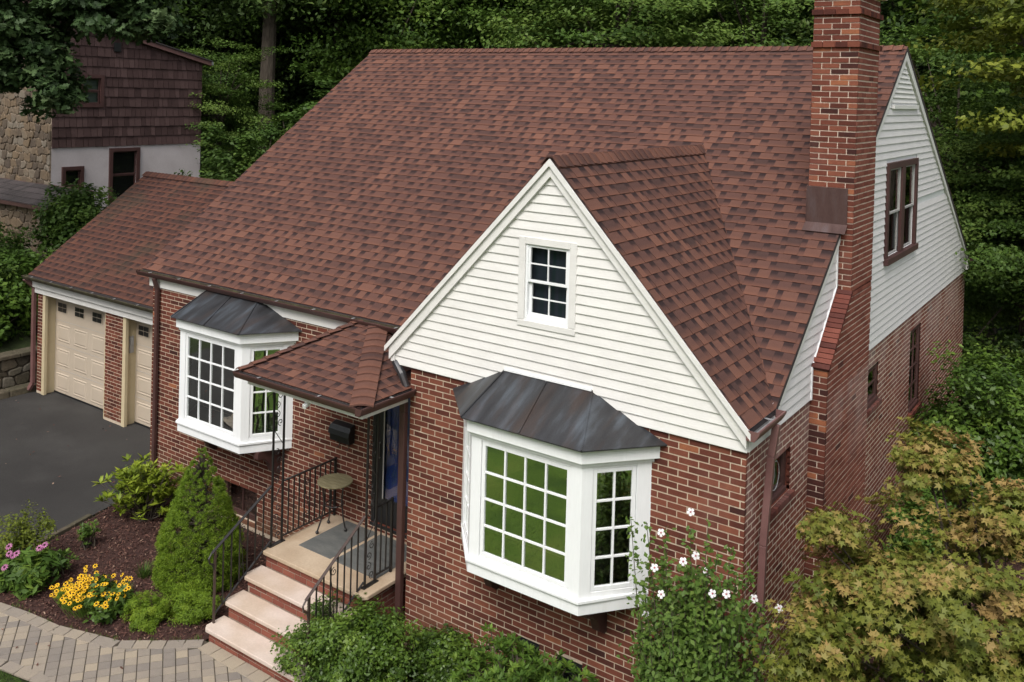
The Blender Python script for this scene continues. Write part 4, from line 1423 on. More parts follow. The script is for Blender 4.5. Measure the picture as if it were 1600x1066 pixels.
def scroll(c, r, t0, turns, u, v, rad=.006, n=18):
    """spiral in the plane u,v"""
    c, u, v = Vector(c), Vector(u), Vector(v)
    pts = []
    for i in range(n + 1):
        f = i / n
        a = t0 + turns * 2 * PI * f
        rr = r * (1 - .82 * f)
        pts.append(c + u * math.cos(a) * rr + v * math.sin(a) * rr)
    return pts


def post(x, ya, yb, z0, z1, label):
    o = thing('porch_post', (x, (ya + yb) / 2, z0), label, 'porch post', 'ornamental iron posts of the porch')
    for y in (ya, yb):
        MB().box(x - .011, x + .011, y - .011, y + .011, z0, z1).build('upright', M['iron'], o)
    b = MB()
    b.box(x - .03, x + .03, ya - .04, yb + .04, z0, z0 + .012)
    b.build('foot_plate', M['iron'], o)
    ym = (ya + yb) / 2
    w2 = (yb - ya) / 2
    z = z0 + .06
    k = 0
    Y, Z = Vector((0, 1, 0)), Vector((0, 0, 1))
    while z < z1 - .25:
        sg = 1 if k % 2 == 0 else -1
        if k % 3 != 2:
            # s-shaped bar: scroll, diagonal, scroll
            s1 = scroll((x, ym + sg * w2 * .30, z + .06), w2 * .55, PI * 1.5, -1.2 * sg, Y, Z)
            MB().tube(s1, .0055, 5).build('scroll', M['iron'], o)
            s2 = scroll((x, ym - sg * w2 * .30, z + .17), w2 * .55, PI * .5, -1.2 * sg, Y, Z)
            MB().tube(s2, .0055, 5).build('scroll', M['iron'], o)
            z += .24
        else:
            pts = [Vector((x, ym - sg * w2, z)), Vector((x, ym - sg * w2 * .5, z + .06)), Vector((x, ym + sg * w2 * .4, z + .17)), Vector((x, ym + sg * w2, z + .24))]
            MB().tube(pts, .0055, 5).build('diagonal', M['iron'], o)
            z += .25
        k += 1
    return o


post(-6.08, -.445, -.275, LZ, CZ0 - .1, 'black wrought iron scroll post at the left front corner of the landing')
post(-4.44, -.43, -.26, LZ, CZ0 - .1, 'black wrought iron scroll post in front of the blue door')


def railing(x, y_new, z_new, y_post, z_post, z_foot, y2a, y2b, z2, label, cnt, cnt2, mrail, wallscroll=True):
    o = thing('stair_railing', (x, y_new, z_foot), label, 'railing', 'iron railings either side of the steps')
    MB().box(x - .012, x + .012, y_new - .012, y_new + .012, z_foot, z_new - .01).build('newel', M['iron_brown'], o)
    tr_ = MB()
    tr_.bar((x, y_new - .05, z_new - .03), (x, y_post, z_post), .038, .014)
    tr_.build('handrail', mrail, o, bevel=.003)
    cu = MB().tube([(x, y_new - .05, z_new - .03), (x, y_new - .09, z_new - .08), (x, y_new - .075, z_new - .14), (x, y_new - .03, z_new - .17), (x, y_new - .01, z_new - .24)], .011, 6)
    cu.build('handrail_curl', mrail, o)
    zb0 = z_foot + .10
    zb1 = LZ + .07
    MB().bar((x, y_new, zb0), (x, y_post, zb1), .022, .012).build('bottom_rail', M['iron'], o)
    for i in range(1, cnt + 1):
        f = i / (cnt + 1)
        y = y_new + (y_post - y_new) * f
        zt_ = z_new - .03 + (z_post - z_new + .03) * (y - y_new + .05) / (y_post - y_new + .05)
        zb_ = zb0 + (zb1 - zb0) * f
        if wallscroll and i == cnt // 2:
            s1 = scroll((x, y + .05, zt_ - .10), .05, PI * .5, 1.3, (0, 1, 0), (0, 0, 1))
            MB().tube(s1, .005, 5).build('scroll', M['iron'], o)
            MB().tube([(x, y - .02, zt_ - .05), (x, y + .03, zt_ - .3), (x, y + .07, zb_ + .05)], .005, 5).build('scroll', M['iron'], o)
            s1 = scroll((x, y + .05, zb_ + .20), .035, PI * 1.5, -1.2, (0, 1, 0), (0, 0, 1))
            MB().tube(s1, .005, 5).build('scroll', M['iron'], o)
        MB().box(x - .007, x + .007, y - .007, y + .007, zb_, zt_).build('baluster', M['iron'], o)
    # level part
    MB().bar((x, y2a, z2), (x, y2b, z2 + .0), .036, .014).build('handrail', M['iron'], o, bevel=.003)
    MB().bar((x, y2a, LZ + .07), (x, y2b, LZ + .07), .022, .012).build('bottom_rail', M['iron'], o)
    MB().box(x - .014, x + .014, y2b - .014, y2b + .014, LZ, z2 + .02).build('end_post', M['iron'], o)
    for i in range(1, cnt2 + 1):
        y = y2a + (y2b - y2a) * i / (cnt2 + 1)
        if wallscroll and cnt2 > 5 and i == cnt2 // 2:
            for s_, zc in ((1, z2 - .14), (-1, LZ + .22)):
                MB().tube(scroll((x, y + .05, zc), .045, PI * .5 * s_, 1.3 * s_, (0, 1, 0), (0, 0, 1)), .005, 5).build('scroll', M['iron'], o)
            MB().tube([(x, y, z2 - .08), (x, y + .02, z2 - .3), (x, y + .09, LZ + .25)], .005, 5).build('scroll', M['iron'], o)
        MB().box(x - .007, x + .007, y - .007, y + .007, LZ + .07, z2).build('baluster', M['iron'], o)
    return o


railing(-6.08, -1.31, -2.29, -.46, -1.80, -3.185, -.265, .665, -1.80, 'iron railing on the left of the steps, beside the cone-shaped evergreen', 6, 9, M['iron'])
railing(-4.45, -1.30, -2.31, -.44, -1.73, -3.185, -.25, .03, -1.69, 'iron railing on the right of the steps, rising out of the shrub', 7, 2, M['iron_brown'])

# round table
tb = thing('side_table', (-5.80, .36, LZ), 'small round table with weathered top and iron legs on the landing', 'table')
t = MB()
nn = 28
ring_ = [(-5.75 + .235 * math.cos(2 * PI * i / nn), .34 + .235 * math.sin(2 * PI * i / nn), -1.93) for i in range(nn)]
t.poly_prism(ring_, (0, 0, .022))
t.build('table_top', M['table'], tb, bevel=.006)
for ax, ay in ((-5.86, .14), (-5.62, .42), (-5.96, .44)):
    cx, cy = -5.75, .34
    l = MB()
    l.tube([(cx + (ax - cx) * .75, cy + (ay - cy) * .75, -1.935), (cx + (ax - cx) * .62, cy + (ay - cy) * .62, -2.2), (cx + (ax - cx) * .8, cy + (ay - cy) * .8, -2.42), (ax, ay, LZ + .03)], .011, 6)
    l.ball((ax, ay, LZ + .026), .024)
    l.build('leg', M['iron'], tb)
t = MB()
t.tube([(-5.75 + .12 * math.cos(2 * PI * i / 12), .34 + .12 * math.sin(2 * PI * i / 12), -2.22) for i in range(13)], .007, 5, False)
t.build('ring', M['iron'], tb)

# mailbox
mbx = thing('mailbox', (-5.94, P - .08, -1.5), 'black metal letter box on the brick wall left of the front door', 'mailbox')
prof = [(0, -1.52), (.11, -1.52), (.125, -1.36), (.09, -1.30), (0, -1.265)]
MB().poly_prism([(-6.13, P - .012 - a, c) for a, c in prof], (.37, 0, 0)).build('box', M['black'], mbx, bevel=.008)
MB().poly_prism([(-6.14, P - .008 - a, c) for a, c in ((.10, -1.312), (.128, -1.355), (.142, -1.42), (.138, -1.42), (.12, -1.36), (.09, -1.318))], (.39, 0, 0)).build('lid', M['black'], mbx)
for x in (-6.04, -5.86):
    MB().tube([(x, P - .02, -1.52), (x, P - .02, -1.60), (x, P - .05, -1.635), (x, P - .08, -1.61)], .006, 5).build('paper_hook', M['black'], mbx)


# ================================================================ FOLIAGE
NP = np.random.default_rng(11)


def fmesh(name, V, F, T, m, parent=None, kind=None):
    """fast mesh: V (N,3), F (M,k) constant k, T (N,) tone"""
    me = bpy.data.meshes.new(name)
    V = np.asarray(V, dtype=np.float32)
    F = np.asarray(F, dtype=np.int32)
    me.vertices.add(len(V))
    me.vertices.foreach_set('co', V.ravel())
    me.loops.add(F.size)
    me.loops.foreach_set('vertex_index', F.ravel())
    me.polygons.add(len(F))
    me.polygons.foreach_set('loop_start', np.arange(len(F), dtype=np.int32) * F.shape[1])
    try:
        me.polygons.foreach_set('loop_total', np.full(len(F), F.shape[1], dtype=np.int32))
    except Exception:
        pass
    a = me.attributes.new('tv', 'FLOAT_VECTOR', 'POINT')
    tv = np.zeros((len(V), 3), dtype=np.float32)
    tv[:, 0] = T
    a.data.foreach_set('vector', tv.ravel())
    me.update(calc_edges=True)
    me.validate()
    return link_mesh(name, me, m, parent, kind)


SHAPES = {
    'oval': (np.array([(-.5, 0, 0), (-.1, .28, .04), (.5, 0, -.06), (-.1, -.28, .04)]), [(0, 1, 2, 3)]),
    'long': (np.array([(-.5, 0, 0), (-.05, .16, .03), (.5, 0, -.08), (-.05, -.16, .03)]), [(0, 1, 2, 3)]),
    'blade': (np.array([(-.5, .05, 0), (-.5, -.05, 0), (.5, 0, 0)]), [(0, 1, 2)]),
    'needle': (np.array([(-.5, .12, 0), (-.5, -.12, 0), (.5, 0, 0)]), [(0, 1, 2)]),
}
_st = []
for k, (a, r) in enumerate([(0, .62), (28, .24), (50, .52), (80, .2), (105, .38), (150, .12), (180, .10), (210, .12), (255, .38), (280, .2), (310, .52), (332, .24)]):
    _st.append((r * math.cos(math.radians(a)), r * math.sin(math.radians(a)), -.12 * r))
SHAPES['star'] = (np.array(_st), [tuple(range(12))])
_ok = [(.55, 0), (.38, .10), (.30, .28), (.14, .13), (.0, .30), (-.12, .12), (-.28, .18), (-.5, 0), (-.28, -.18), (-.12, -.12), (0, -.30), (.14, -.13), (.30, -.28), (.38, -.10)]
SHAPES['oak'] = (np.array([(x, y, -.1 * abs(y)) for x, y in _ok]), [tuple(range(14))])


def leaf_arrays(P_, N_, size, tone, shape='oval', dirs=None):
    P_ = np.asarray(P_)
    n = len(P_)
    N_ = N_ / (np.linalg.norm(N_, axis=1, keepdims=True) + 1e-9)
    if dirs is None:
        dirs = NP.normal(size=(n, 3))
    A = dirs - N_ * np.sum(dirs * N_, axis=1, keepdims=True)
    A /= (np.linalg.norm(A, axis=1, keepdims=True) + 1e-9)
    B = np.cross(N_, A)
    L, Fs = SHAPES[shape]
    k = len(L)
    s = np.asarray(size).reshape(-1, 1, 1) * np.ones((n, 1, 1))
    V = P_[:, None, :] + s * (L[None, :, 0:1] * A[:, None, :] + L[None, :, 1:2] * B[:, None, :] + L[None, :, 2:3] * N_[:, None, :])
    F = np.array(Fs)[None, :, :] + (np.arange(n) * k)[:, None, None]
    T = np.repeat(tone, k)
    return V.reshape(-1, 3), F.reshape(-1, len(Fs[0])), T


def clusters(center, radii, K, shell=.55, zmin=None):
    C = NP.normal(size=(K, 3))
    C /= np.linalg.norm(C, axis=1, keepdims=True)
    r = shell + (1 - shell) * NP.random((K, 1))
    r[: K // 5] *= .6
    wob = 1 + .22 * np.sin(C[:, 0:1] * 5 + 1.3) * np.cos(C[:, 1:2] * 4 + C[:, 2:3] * 3)
    Q = C * r * wob * np.array(radii) + np.array(center)
    if zmin is not None:
        Q[:, 2] = np.maximum(Q[:, 2], zmin)
    return Q


def crown(center, radii, K, per, rc, size, shape='oval', flat=.5, upb=.9, shell=.55, tonebase=.4, tonevar=.45, zmin=None, hollow=.0):
    Q = clusters(center, radii, K, shell, zmin)
    n = K * per
    own = np.repeat(np.arange(K), per)
    D_ = NP.normal(size=(n, 3))
    D_ /= np.linalg.norm(D_, axis=1, keepdims=True)
    rr = NP.random((n, 1)) ** .5
    csz = NP.uniform(.6, 1.35, size=(K, 1))[own]
    Pn = Q[own] + D_ * rr * rc * csz * np.array([1, 1, flat])
    out = Pn - np.array(center)
    out /= (np.linalg.norm(out, axis=1, keepdims=True) + 1e-9)
    Nn = out * .5 + np.array([0, 0, upb]) + NP.normal(size=(n, 3)) * .45
    ct = NP.normal(size=K) * tonevar * .45
    tone = np.clip(tonebase + ct[own] + NP.normal(size=n) * .14, 0, 1)
    sz = size * NP.uniform(.65, 1.3, size=n)
    return leaf_arrays(Pn, Nn, sz, tone, shape), Q


def trunk_mesh(base, Q, h_split, r0, nl=9, seed=1, top=None, lean=(0, 0)):
    R = random.Random(seed)
    mb = MB()
    base = Vector(base)
    sp = base + Vector((lean[0], lean[1], h_split))
    mid = base.lerp(sp, .5) + Vector((R.uniform(-.1, .1), R.uniform(-.1, .1), 0)) * h_split * .1
    topv = Vector(top) if top is not None else sp
    pts = [base - Vector((0, 0, .15)), base + Vector((0, 0, .1 * h_split)), mid, sp]
    rs = [r0 * 1.35, r0 * 1.05, r0 * .85, r0 * .7]
    if top is not None:
        pts += [sp.lerp(topv, .5), topv]
        rs += [r0 * .42, r0 * .12]
    mb.tube(pts, rs, 9)
    idx = R.sample(range(len(Q)), min(nl, len(Q)))
    for k in idx:
        q = Vector(Q[k])
        s = sp.lerp(topv, R.uniform(0, .6))
        m_ = s.lerp(q, .5) + Vector((0, 0, R.uniform(.0, .15) * (q - s).length))
        mb.tube([s, m_, q], [r0 * .42, r0 * .22, r0 * .06], 6)
    return mb


def copy_tree(root, loc, rotz=0.0, sc=1.0, label=None):
    r = root.copy()
    COL.objects.link(r)
    r.location = loc
    r.rotation_euler = (0, 0, rotz)
    r.scale = (sc,) * 3 if not isinstance(sc, tuple) else sc
    if label:
        r['label'] = label
    for chd in list(root.children):
        c = chd.copy()
        COL.objects.link(c)
        c.parent = r
        c.matrix_parent_inverse = chd.matrix_parent_inverse.copy()
    return r


def tree_proto(name, m, radii, cz, K, per, rc, size, h_split, r0, seed, label, group, shape='oval', flat=.55, nl=16, **k):
    """tree standing on the origin"""
    (arr, Q) = crown((0, 0, cz), radii, K, per, rc, size, shape, flat, **k)
    o = thing(name, (0, 0, 0), label, 'tree', group)
    tm = trunk_mesh((0, 0, 0), Q, h_split, r0, nl, seed, top=(0, 0, cz + radii[2] * .6))
    tm.build('trunk', M['bark'], o, smooth=False)
    c = fmesh('crown', *arr, m, o)
    return o

# ---- woods behind the house (each tree its own object)
GRP = 'trees of the wood behind the house'
tA = tree_proto('woodland_tree', M['l_dark'], (4.2, 4.2, 6.5), 11.5, 230, 190, 1.35, .19, 7, .30, 1, 'tree', GRP)
tB = tree_proto('woodland_tree', M['l_mid'], (4.6, 4.6, 6.0), 10.0, 230, 190, 1.4, .19, 6, .26, 2, 'tree', GRP)
tC = tree_proto('woodland_tree', M['l_bright'], (3.4, 3.4, 4.6), 5.6, 190, 200, .95, .125, 3, .16, 3, 'tree', GRP, tonebase=.62, flat=.24, shell=.4, tonevar=.6)
tE = tree_proto('woodland_tree', M['l_yellow'], (2.3, 2.3, 3.4), 7.2, 95, 200, .75, .12, 3, .12, 5, 'tree', GRP, tonebase=.5, flat=.2, shell=.35, tonevar=.6)
tD = tree_proto('woodland_tree', M['l_dark'], (4.8, 4.8, 5.4), 5.6, 230, 190, 1.4, .19, 3, .22, 4, 'tree', GRP)
protos = {'A': tA, 'B': tB, 'C': tC, 'D': tD, 'E': tE}
used = set()


def place(k, u, Z, sc, rot, label, name=None):
    kk = (u - 800) / 1435
    x = 3.05 + Z * (-.573 + .819 * kk)
    y = -8.36 + Z * (.819 + .573 * kk)
    loc = (round(x, 1), round(y, 1), terr(x, y))
    p = protos[k]
    if k not in used:
        used.add(k)
        p.location = loc
        p.rotation_euler = (0, 0, rot)
        p.scale = (sc,) * 3
        for c in p.children:
            c.matrix_parent_inverse = Matrix.Identity(4)
        p['label'] = label
        return p
    return copy_tree(p, loc, rot, sc, label)


for q in protos.values():
    for c in q.children:
        c.matrix_parent_inverse = Matrix.Identity(4)

WOOD = [
    ('A', 235, 38, 1.05, 0.3, 'dark tree above the brown shingled neighbour house'),
    ('A', 60, 40, 1.1, 1.3, 'dark tree behind the hanging oak branch at far left'),
    ('B', 150, 36, 1.0, 2.3, 'mid green tree rising behind the roof of the neighbour house'),
    ('C', 345, 31, .62, .7, 'lighter green tree in the gap right of the neighbour house'),
    ('D', 350, 40, 1.0, 1.1, 'low dark tree right of the neighbour house'),
    ('A', 420, 34, 1.12, 2.1, 'tall dark tree whose bare trunk stands left of the main roof slope'),
    ('B', 525, 37, .95, .4, 'bright-topped tree above the left end of the roof ridge'),
    ('D', 480, 45, 1.1, 3.0, 'low dark tree between the two bare trunks'),
    ('A', 610, 41, 1.1, 4.2, 'tree with pale straight trunk just right of the ridge end'),
    ('B', 700, 38, 1.0, 5.1, 'mid green tree over the left third of the ridge'),
    ('D', 760, 44, 1.15, 1.9, 'dark bushy tree behind the left half of the ridge'),
    ('B', 830, 40, 1.05, .9, 'mid green tree over the middle of the ridge'),
    ('A', 890, 46, 1.1, 2.6, 'dark tree behind the middle of the ridge'),
    ('C', 960, 33, 1.45, 1.4, 'light green tree right of the middle of the ridge'),
    ('B', 1050, 39, 1.1, 3.7, 'mid green tree above the porch gable peak'),
    ('D', 1110, 45, 1.15, .2, 'dark bushy tree behind the right half of the ridge'),
    ('C', 1190, 34, 1.35, 4.4, 'light green tree just left of the chimney top'),
    ('A', 1290, 42, 1.1, 5.3, 'dark tree directly behind the chimney'),
    ('A', 1400, 33, 1.05, 1.0, 'very dark tree right of the chimney top'),
    ('D', 1470, 30, 1.05, 2.0, 'dark bushy tree behind the right gable rake'),
    ('C', 1500, 22.5, .92, 3.3, 'bright green tree beside the right gable rake'),
    ('C', 1610, 19.5, .74, 2.6, 'bright green tree close behind the dark shrub at the right'),
    ('C', 1650, 20, .80, .6, 'bright tree low at the right edge above the dark shrub'),
    ('E', 1640, 17.5, 1.15, 1.9, 'yellow-green layered tree in the upper right corner'),
    ('A', 1560, 36, 1.1, 3.9, 'tall dark tree in the top right corner'),
    ('B', 1680, 26, 1.1, 5.0, 'tree just inside the right edge of the picture'),
    ('D', 1560, 26, .75, .9, 'low dark tree behind the bright one at the right'),
]
for w_ in WOOD:
    place(*w_)
# further back the wood reads as one mass
VV, FF, TT = [], [], []
off = 0
for k in range(34):
    u = -250 + k * 68 + NP.uniform(-20, 20)
    Z = NP.uniform(54, 66)
    kk = (u - 800) / 1435
    x, y = 3.05 + Z * (-.573 + .819 * kk), -8.36 + Z * (.819 + .573 * kk)
    g = terr(x, y)
    for cz, rz in ((3, 4.0), (9, 5.5), (16, 5.5)):
        (v, f, t), _ = crown((x, y, g + cz), (6.0, 6.0, rz), 34, 50, 2.2, .85, 'oval', .55, shell=.3, tonebase=.3)
        VV.append(v)
        FF.append(f + off)
        TT.append(t)
        off += len(v)
fmesh('distant_wood', np.concatenate(VV), np.concatenate(FF), np.concatenate(TT), M['l_dark'], kind='stuff')
# trees and hedge across the garden that the window panes mirror
OUT = [(18, -11, 'D', .9, 'bushy tree to the right of the camera mirrored in the bay'), (17, -19, 'A', 1.0, 'tall tree right of the camera behind the bushy one'), (8, -26, 'B', 1.0, 'green tree behind the camera to the right'), (0, -32, 'B', 1.1, 'green tree across the street straight ahead of the gable'), (-9, -34, 'A', 1.1, 'dark tree across the street opposite the porch'), (-19, -30, 'D', 1.2, 'bushy tree across the street opposite the left bay'), (-27, -20, 'B', 1.1, 'green tree across the street opposite the garage'), (-24, -9, 'C', 1.1, 'light tree left of the driveway mouth'), (-31, -12, 'A', 1.1, 'tall dark tree far left of the driveway'), (15, -31, 'A', 1.1, 'dark tree across the street to the right'), (20, 2, 'D', 1.0, 'bushy tree on the next lot to the right')]
for i, (x, y, k, s, lb) in enumerate(OUT):
    copy_tree(protos[k], (x, y, terr(x, y)), i * 1.3, s, lb)


def shrub(name, label, cat, center, radii, K, per, rc, size, m, shape='oval', flat=.7, base=None, stems=8, r0=.02, group=None, **k):
    z0 = G if base is None else base
    o = thing(name, (center[0], center[1], z0), label, cat, group)
    (arr, Q) = crown(center, radii, K, per, rc, size, shape, flat, zmin=z0 + .05, **k)
    fmesh('foliage', *arr, m, o)
    R = random.Random(K)
    mb = MB()
    for i in range(stems):
        q = Vector(Q[R.randrange(len(Q))])
        b = Vector((center[0] + R.uniform(-.1, .1) * radii[0], center[1] + R.uniform(-.1, .1) * radii[1], z0))
        mb.tube([b, b.lerp(q, .5) + Vector((0, 0, .08)), q], [r0, r0 * .7, r0 * .3], 5)
    mb.build('stem', M['bark'], o)
    return o


# ---- left background: undergrowth between the houses
shrub('vine_thicket', 'light green vine thicket right of the neighbour house wall', 'shrub', (-17.4, 8.2, .35), (1.1, 1.9, 2.1), 120, 100, .34, .13, M['l_bright'], base=-2.5, flat=.9, r0=.04)
shrub('sapling', 'pale green sapling against the trunk left of the roof slope', 'sapling', (-18.6, 11.6, 1.8), (1.2, 1.3, 2.4), 60, 70, .36, .17, M['l_bright'], base=-2.5, flat=.5, shell=.3, r0=.05)
shrub('garden_shrub', 'light green loose shrub in front of the neighbour porch wall', 'shrub', (-18.7, 4.2, -.25), (1.35, .85, 1.05), 130, 90, .30, .13, M['l_bright'], base=-2.5, flat=.9, shell=.35, r0=.03)
shrub('garden_shrub', 'leafy shrub poking above the garage roof near its left end', 'shrub', (-17.6, 5.4, -.6), (.7, .9, 1.3), 60, 80, .30, .13, M['l_mid'], base=-2.5, flat=.9, r0=.03)
shrub('hedge_shrub', 'dark broad shrub on the bank left of the garage', 'shrub', (-18.3, 1.6, -1.9), (1.0, 1.7, 1.3), 100, 90, .36, .14, M['l_mid'], base=-2.6, flat=.8, r0=.03)
shrub('hedge_shrub', 'dark shrub at the left edge above the retaining wall', 'shrub', (-19.0, -.6, -1.7), (1.2, 1.4, 1.5), 90, 90, .36, .15, M['l_dark'], base=-2.4, flat=.8, r0=.03)
shrub('hedge_shrub', 'shrub behind the garage corner below the stone wing', 'shrub', (-18.0, 3.9, -1.6), (.8, 1.1, 1.0), 60, 80, .30, .13, M['l_bright'], base=-2.5, flat=.8, r0=.03)

shrub('hedge_shrub', 'mid green shrub covering the bank beside the garage gutter', 'shrub', (-18.5, 2.7, -1.5), (.8, 1.0, .9), 70, 90, .30, .12, M['l_mid'], base=-2.4, flat=.8, r0=.03)
shrub('hedge_shrub', 'light shrub on the bank below the stone porch wall at left', 'shrub', (-20.4, 2.6, -1.0), (1.1, 1.0, .8), 80, 90, .32, .12, M['l_bright'], base=-1.8, flat=.8, r0=.03)

# ---- overhanging oak
oak = thing('oak_tree', (-19.8, -4.2, G), 'oak with lobed leaves hanging into the top left corner', 'tree')
arrs, Qs = [], []
for c, r, K in (((-17.4, 1.0, 5.3), (1.5, 1.9, 1.1), 60), ((-15.9, 2.7, 5.0), (1.2, 1.2, .7), 34), ((-17.3, 1.5, 3.6), (.8, 1.0, .9), 26), ((-16.6, 2.2, 3.7), (.5, .6, .5), 10), ((-18.6, -.6, 6.0), (2.2, 2.6, 2.0), 60), ((-15.2, 3.3, 5.6), (1.0, .9, .7), 16), ((-18.2, .8, 2.9), (.4, .8, .5), 8), ((-15.1, 3.4, 4.75), (.7, .8, .45), 16), ((-16.5, 2.3, 3.1), (.55, .6, .4), 12), ((-16.9, 2.0, 4.4), (.9, 1.0, .8), 24)):
    a, Q = crown(c, r, int(K * 1.3), 75, .40, .185, 'oak', .6, shell=.3, upb=.7)
    arrs.append(a)
    Qs.append(Q)
off = 0
VV, FF, TT = [], [], []
for v, f, t in arrs:
    VV.append(v); FF.append(f + off); TT.append(t); off += len(v)
fmesh('crown', np.concatenate(VV), np.concatenate(FF), np.concatenate(TT), M['l_oak'], oak)
mb = MB()
mb.tube([(-19.8, -4.2, G - .2), (-19.7, -4.1, 0), (-19.3, -3.0, 4.0), (-18.8, -1.5, 6.0)], [.45, .36, .28, .2], 10)
mb.tube([(-19.3, -3.0, 4.0), (-18.0, -.5, 5.0), (-17.2, 1.0, 5.3), (-15.6, 3.0, 5.2)], [.2, .12, .07, .02], 7)
mb.tube([(-18.0, -.5, 5.0), (-17.5, .9, 4.0), (-17.3, 1.7, 3.4)], [.09, .05, .02], 6)
mb.build('trunk', M['bark'], oak)

# ---- retaining wall of rough stones
rw = thing('retaining_wall', (-16.8, .3, G), 'low rough stone retaining wall at the left end of the garage', 'wall')
MB().box(-17.05, -16.80, -4.0, 2.3, G, -2.6).build('core', M['sand'], rw)


def stonework(y0, y1, z0, z1, x, face, parent, size=.28, m=None, seed=5, axis='y', indiv=300, proud=.04):
    """irregular stones on a plane; axis 'y': plane x = const facing +x, axis 'x': plane y = const facing -y"""
    out = []
    nr = max(1, round((z1 - z0) / (size * .72)))
    hz = (z1 - z0) / nr
    nc = max(1, round((y1 - y0) / size))
    wy = (y1 - y0) / nc

    def jit(i2, j):
        """shared corner i2 (half columns), j (rows)"""
        q = random.Random(i2 * 7919 + j * 104729 + seed * 31)
        yy = y0 + i2 * wy / 2 + q.uniform(-.24, .24) * wy
        zz_ = z0 + j * hz + q.uniform(-.30, .30) * hz
        return (min(max(yy, y0), y1), z0 if j == 0 else z1 if j == nr else zz_)
    R = random.Random(seed)
    for j in range(nr):
        for i in range(-1, nc + 1):
            b0 = 2 * i + (j % 2)
            pts = [jit(b0, j), jit(b0 + 1, j), jit(b0 + 2, j), jit(b0 + 2, j + 1), jit(b0 + 1, j + 1), jit(b0, j + 1)]
            if max(p[0] for p in pts) - min(p[0] for p in pts) < .05:
                continue
            # round the corners a little: 12 points
            cy, cz = sum(p[0] for p in pts) / 6, sum(p[1] for p in pts) / 6
            rp_ = []
            for k in range(6):
                p0, p1, p2 = pts[k - 1], pts[k], pts[(k + 1) % 6]
                rp_.append((p1[0] + (p0[0] - p1[0]) * .22, p1[1] + (p0[1] - p1[1]) * .22))
                rp_.append((p1[0] + (p2[0] - p1[0]) * .22, p1[1] + (p2[1] - p1[1]) * .22))
            n = 12
            V = []
            d = proud * R.uniform(.5, 1.3)
            for (dd, ins) in ((-.03, .010), (d * .7, .014), (d, .035)):
                for (py, pz) in rp_:
                    L_ = math.hypot(py - cy, pz - cz) + 1e-6
                    sc = max(.3, 1 - ins / L_)
                    yy, zz_ = cy + (py - cy) * sc, cz + (pz - cz) * sc
                    V.append((x + dd * face, yy, zz_) if axis == 'y' else (yy, x - dd * face, zz_))
            F = [tuple(range(2 * n, 3 * n))]
            for l in (0, 1):
                F += [(l * n + k, l * n + (k + 1) % n, (l + 1) * n + (k + 1) % n, (l + 1) * n + k) for k in range(n)]
            out.append((V, F, [(R.uniform(0, 1), .5, 0)] * len(V), m))
    emit(out, 'stone', m, parent, indiv)


stonework(-3.9, 2.28, G + .12, -2.62, -16.80, 1, rw, .30, M['stone_dark'], 4)
cp_ = MB()
for i in range(12):
    y = -3.95 + i * .52
    MB().box(-17.1, -16.72, y + .005, y + .51, -2.62, -2.545 + random.uniform(-.01, .01)).build('cap_stone', M['stone_dark'], rw, bevel=.012)
for i in range(10):
    y = -3.95 + i * .6
    MB().obox((-16.80, y + .005, G - .02), (.30, 0, 0), (0, .59, 0), (-.02, 0, .15)).build('kerb_stone', M['stone_dark'], rw, bevel=.02)

# ---- neighbour house
nb = thing('neighbour_house', (-24, 8, -.8), 'brown shake neighbour house with white lower wall and stone front', 'house')
NX = -22.0
wn = MB()
hN = [(6.06 - 5.2, 6.60 - 5.2, 2.70, 3.44), (7.02 - 5.2, 7.80 - 5.2, -.1, 1.30), (5.60 - 5.2, 6.04 - 5.2, -.1, .82)]
panel_holes(wn, (NX, 5.2, 0), (0, 1, 0), (1, 0, 0), 10.06 - 5.2, -1.2, 1.5, hN[1:], depth=.12)
wn.build('lower_wall', M['stucco'], nb)
wn = MB()
roofz = lambda y: 5.33 - (y - 4.9) * .237
panel_holes(wn, (NX, 5.2, 0), (0, 1, 0), (1, 0, 0), 10.06 - 5.2, 1.5, 4.1, hN[:1], depth=.12)
wn.add([(NX, 5.2, 4.1), (NX, 10.06, 4.1), (NX, 5.2, roofz(5.2) - .02)], [(0, 1, 2)])
wn.add([(NX, 10.06, -1.2), (NX - 8, 10.06, -1.2), (NX - 8, 10.06, 4.1), (NX, 10.06, 4.1)], [(0, 1, 2, 3)])
wn.build('upper_wall', M['gutter'], nb)
SK = []
z = 1.46
while z < 5.2:
    y = 5.2
    while y < 10.06:
        wd = random.uniform(.13, .23)
        b = min(y + wd, 10.06)
        zt_ = z + .30
        if roofz(b) - .06 > z + .05:
            ztl, ztr = min(zt_, roofz(y) - .05), min(zt_, roofz(b) - .05)
            if not (b > 6.03 and y < 6.64 and zt_ > 2.72 and z < 3.40):
                t = random.random()
                o1 = random.uniform(.028, .042)
                V = [(NX + .0, y + .007, z), (NX + .0, b - .007, z), (NX + o1, y + .007, z + random.uniform(-.01, .01)), (NX + o1, b - .007, z), (NX + .008, y + .007, ztl), (NX + .008, b - .007, ztr)]
                SK.append((V, [(0, 2, 3, 1), (2, 4, 5, 3), (0, 4, 2), (1, 3, 5)], [(t, .5, 0)] * 6, M['shake']))
        y = b
    z += .29
emit(SK, 'shake', M['shake'], nb, 300)
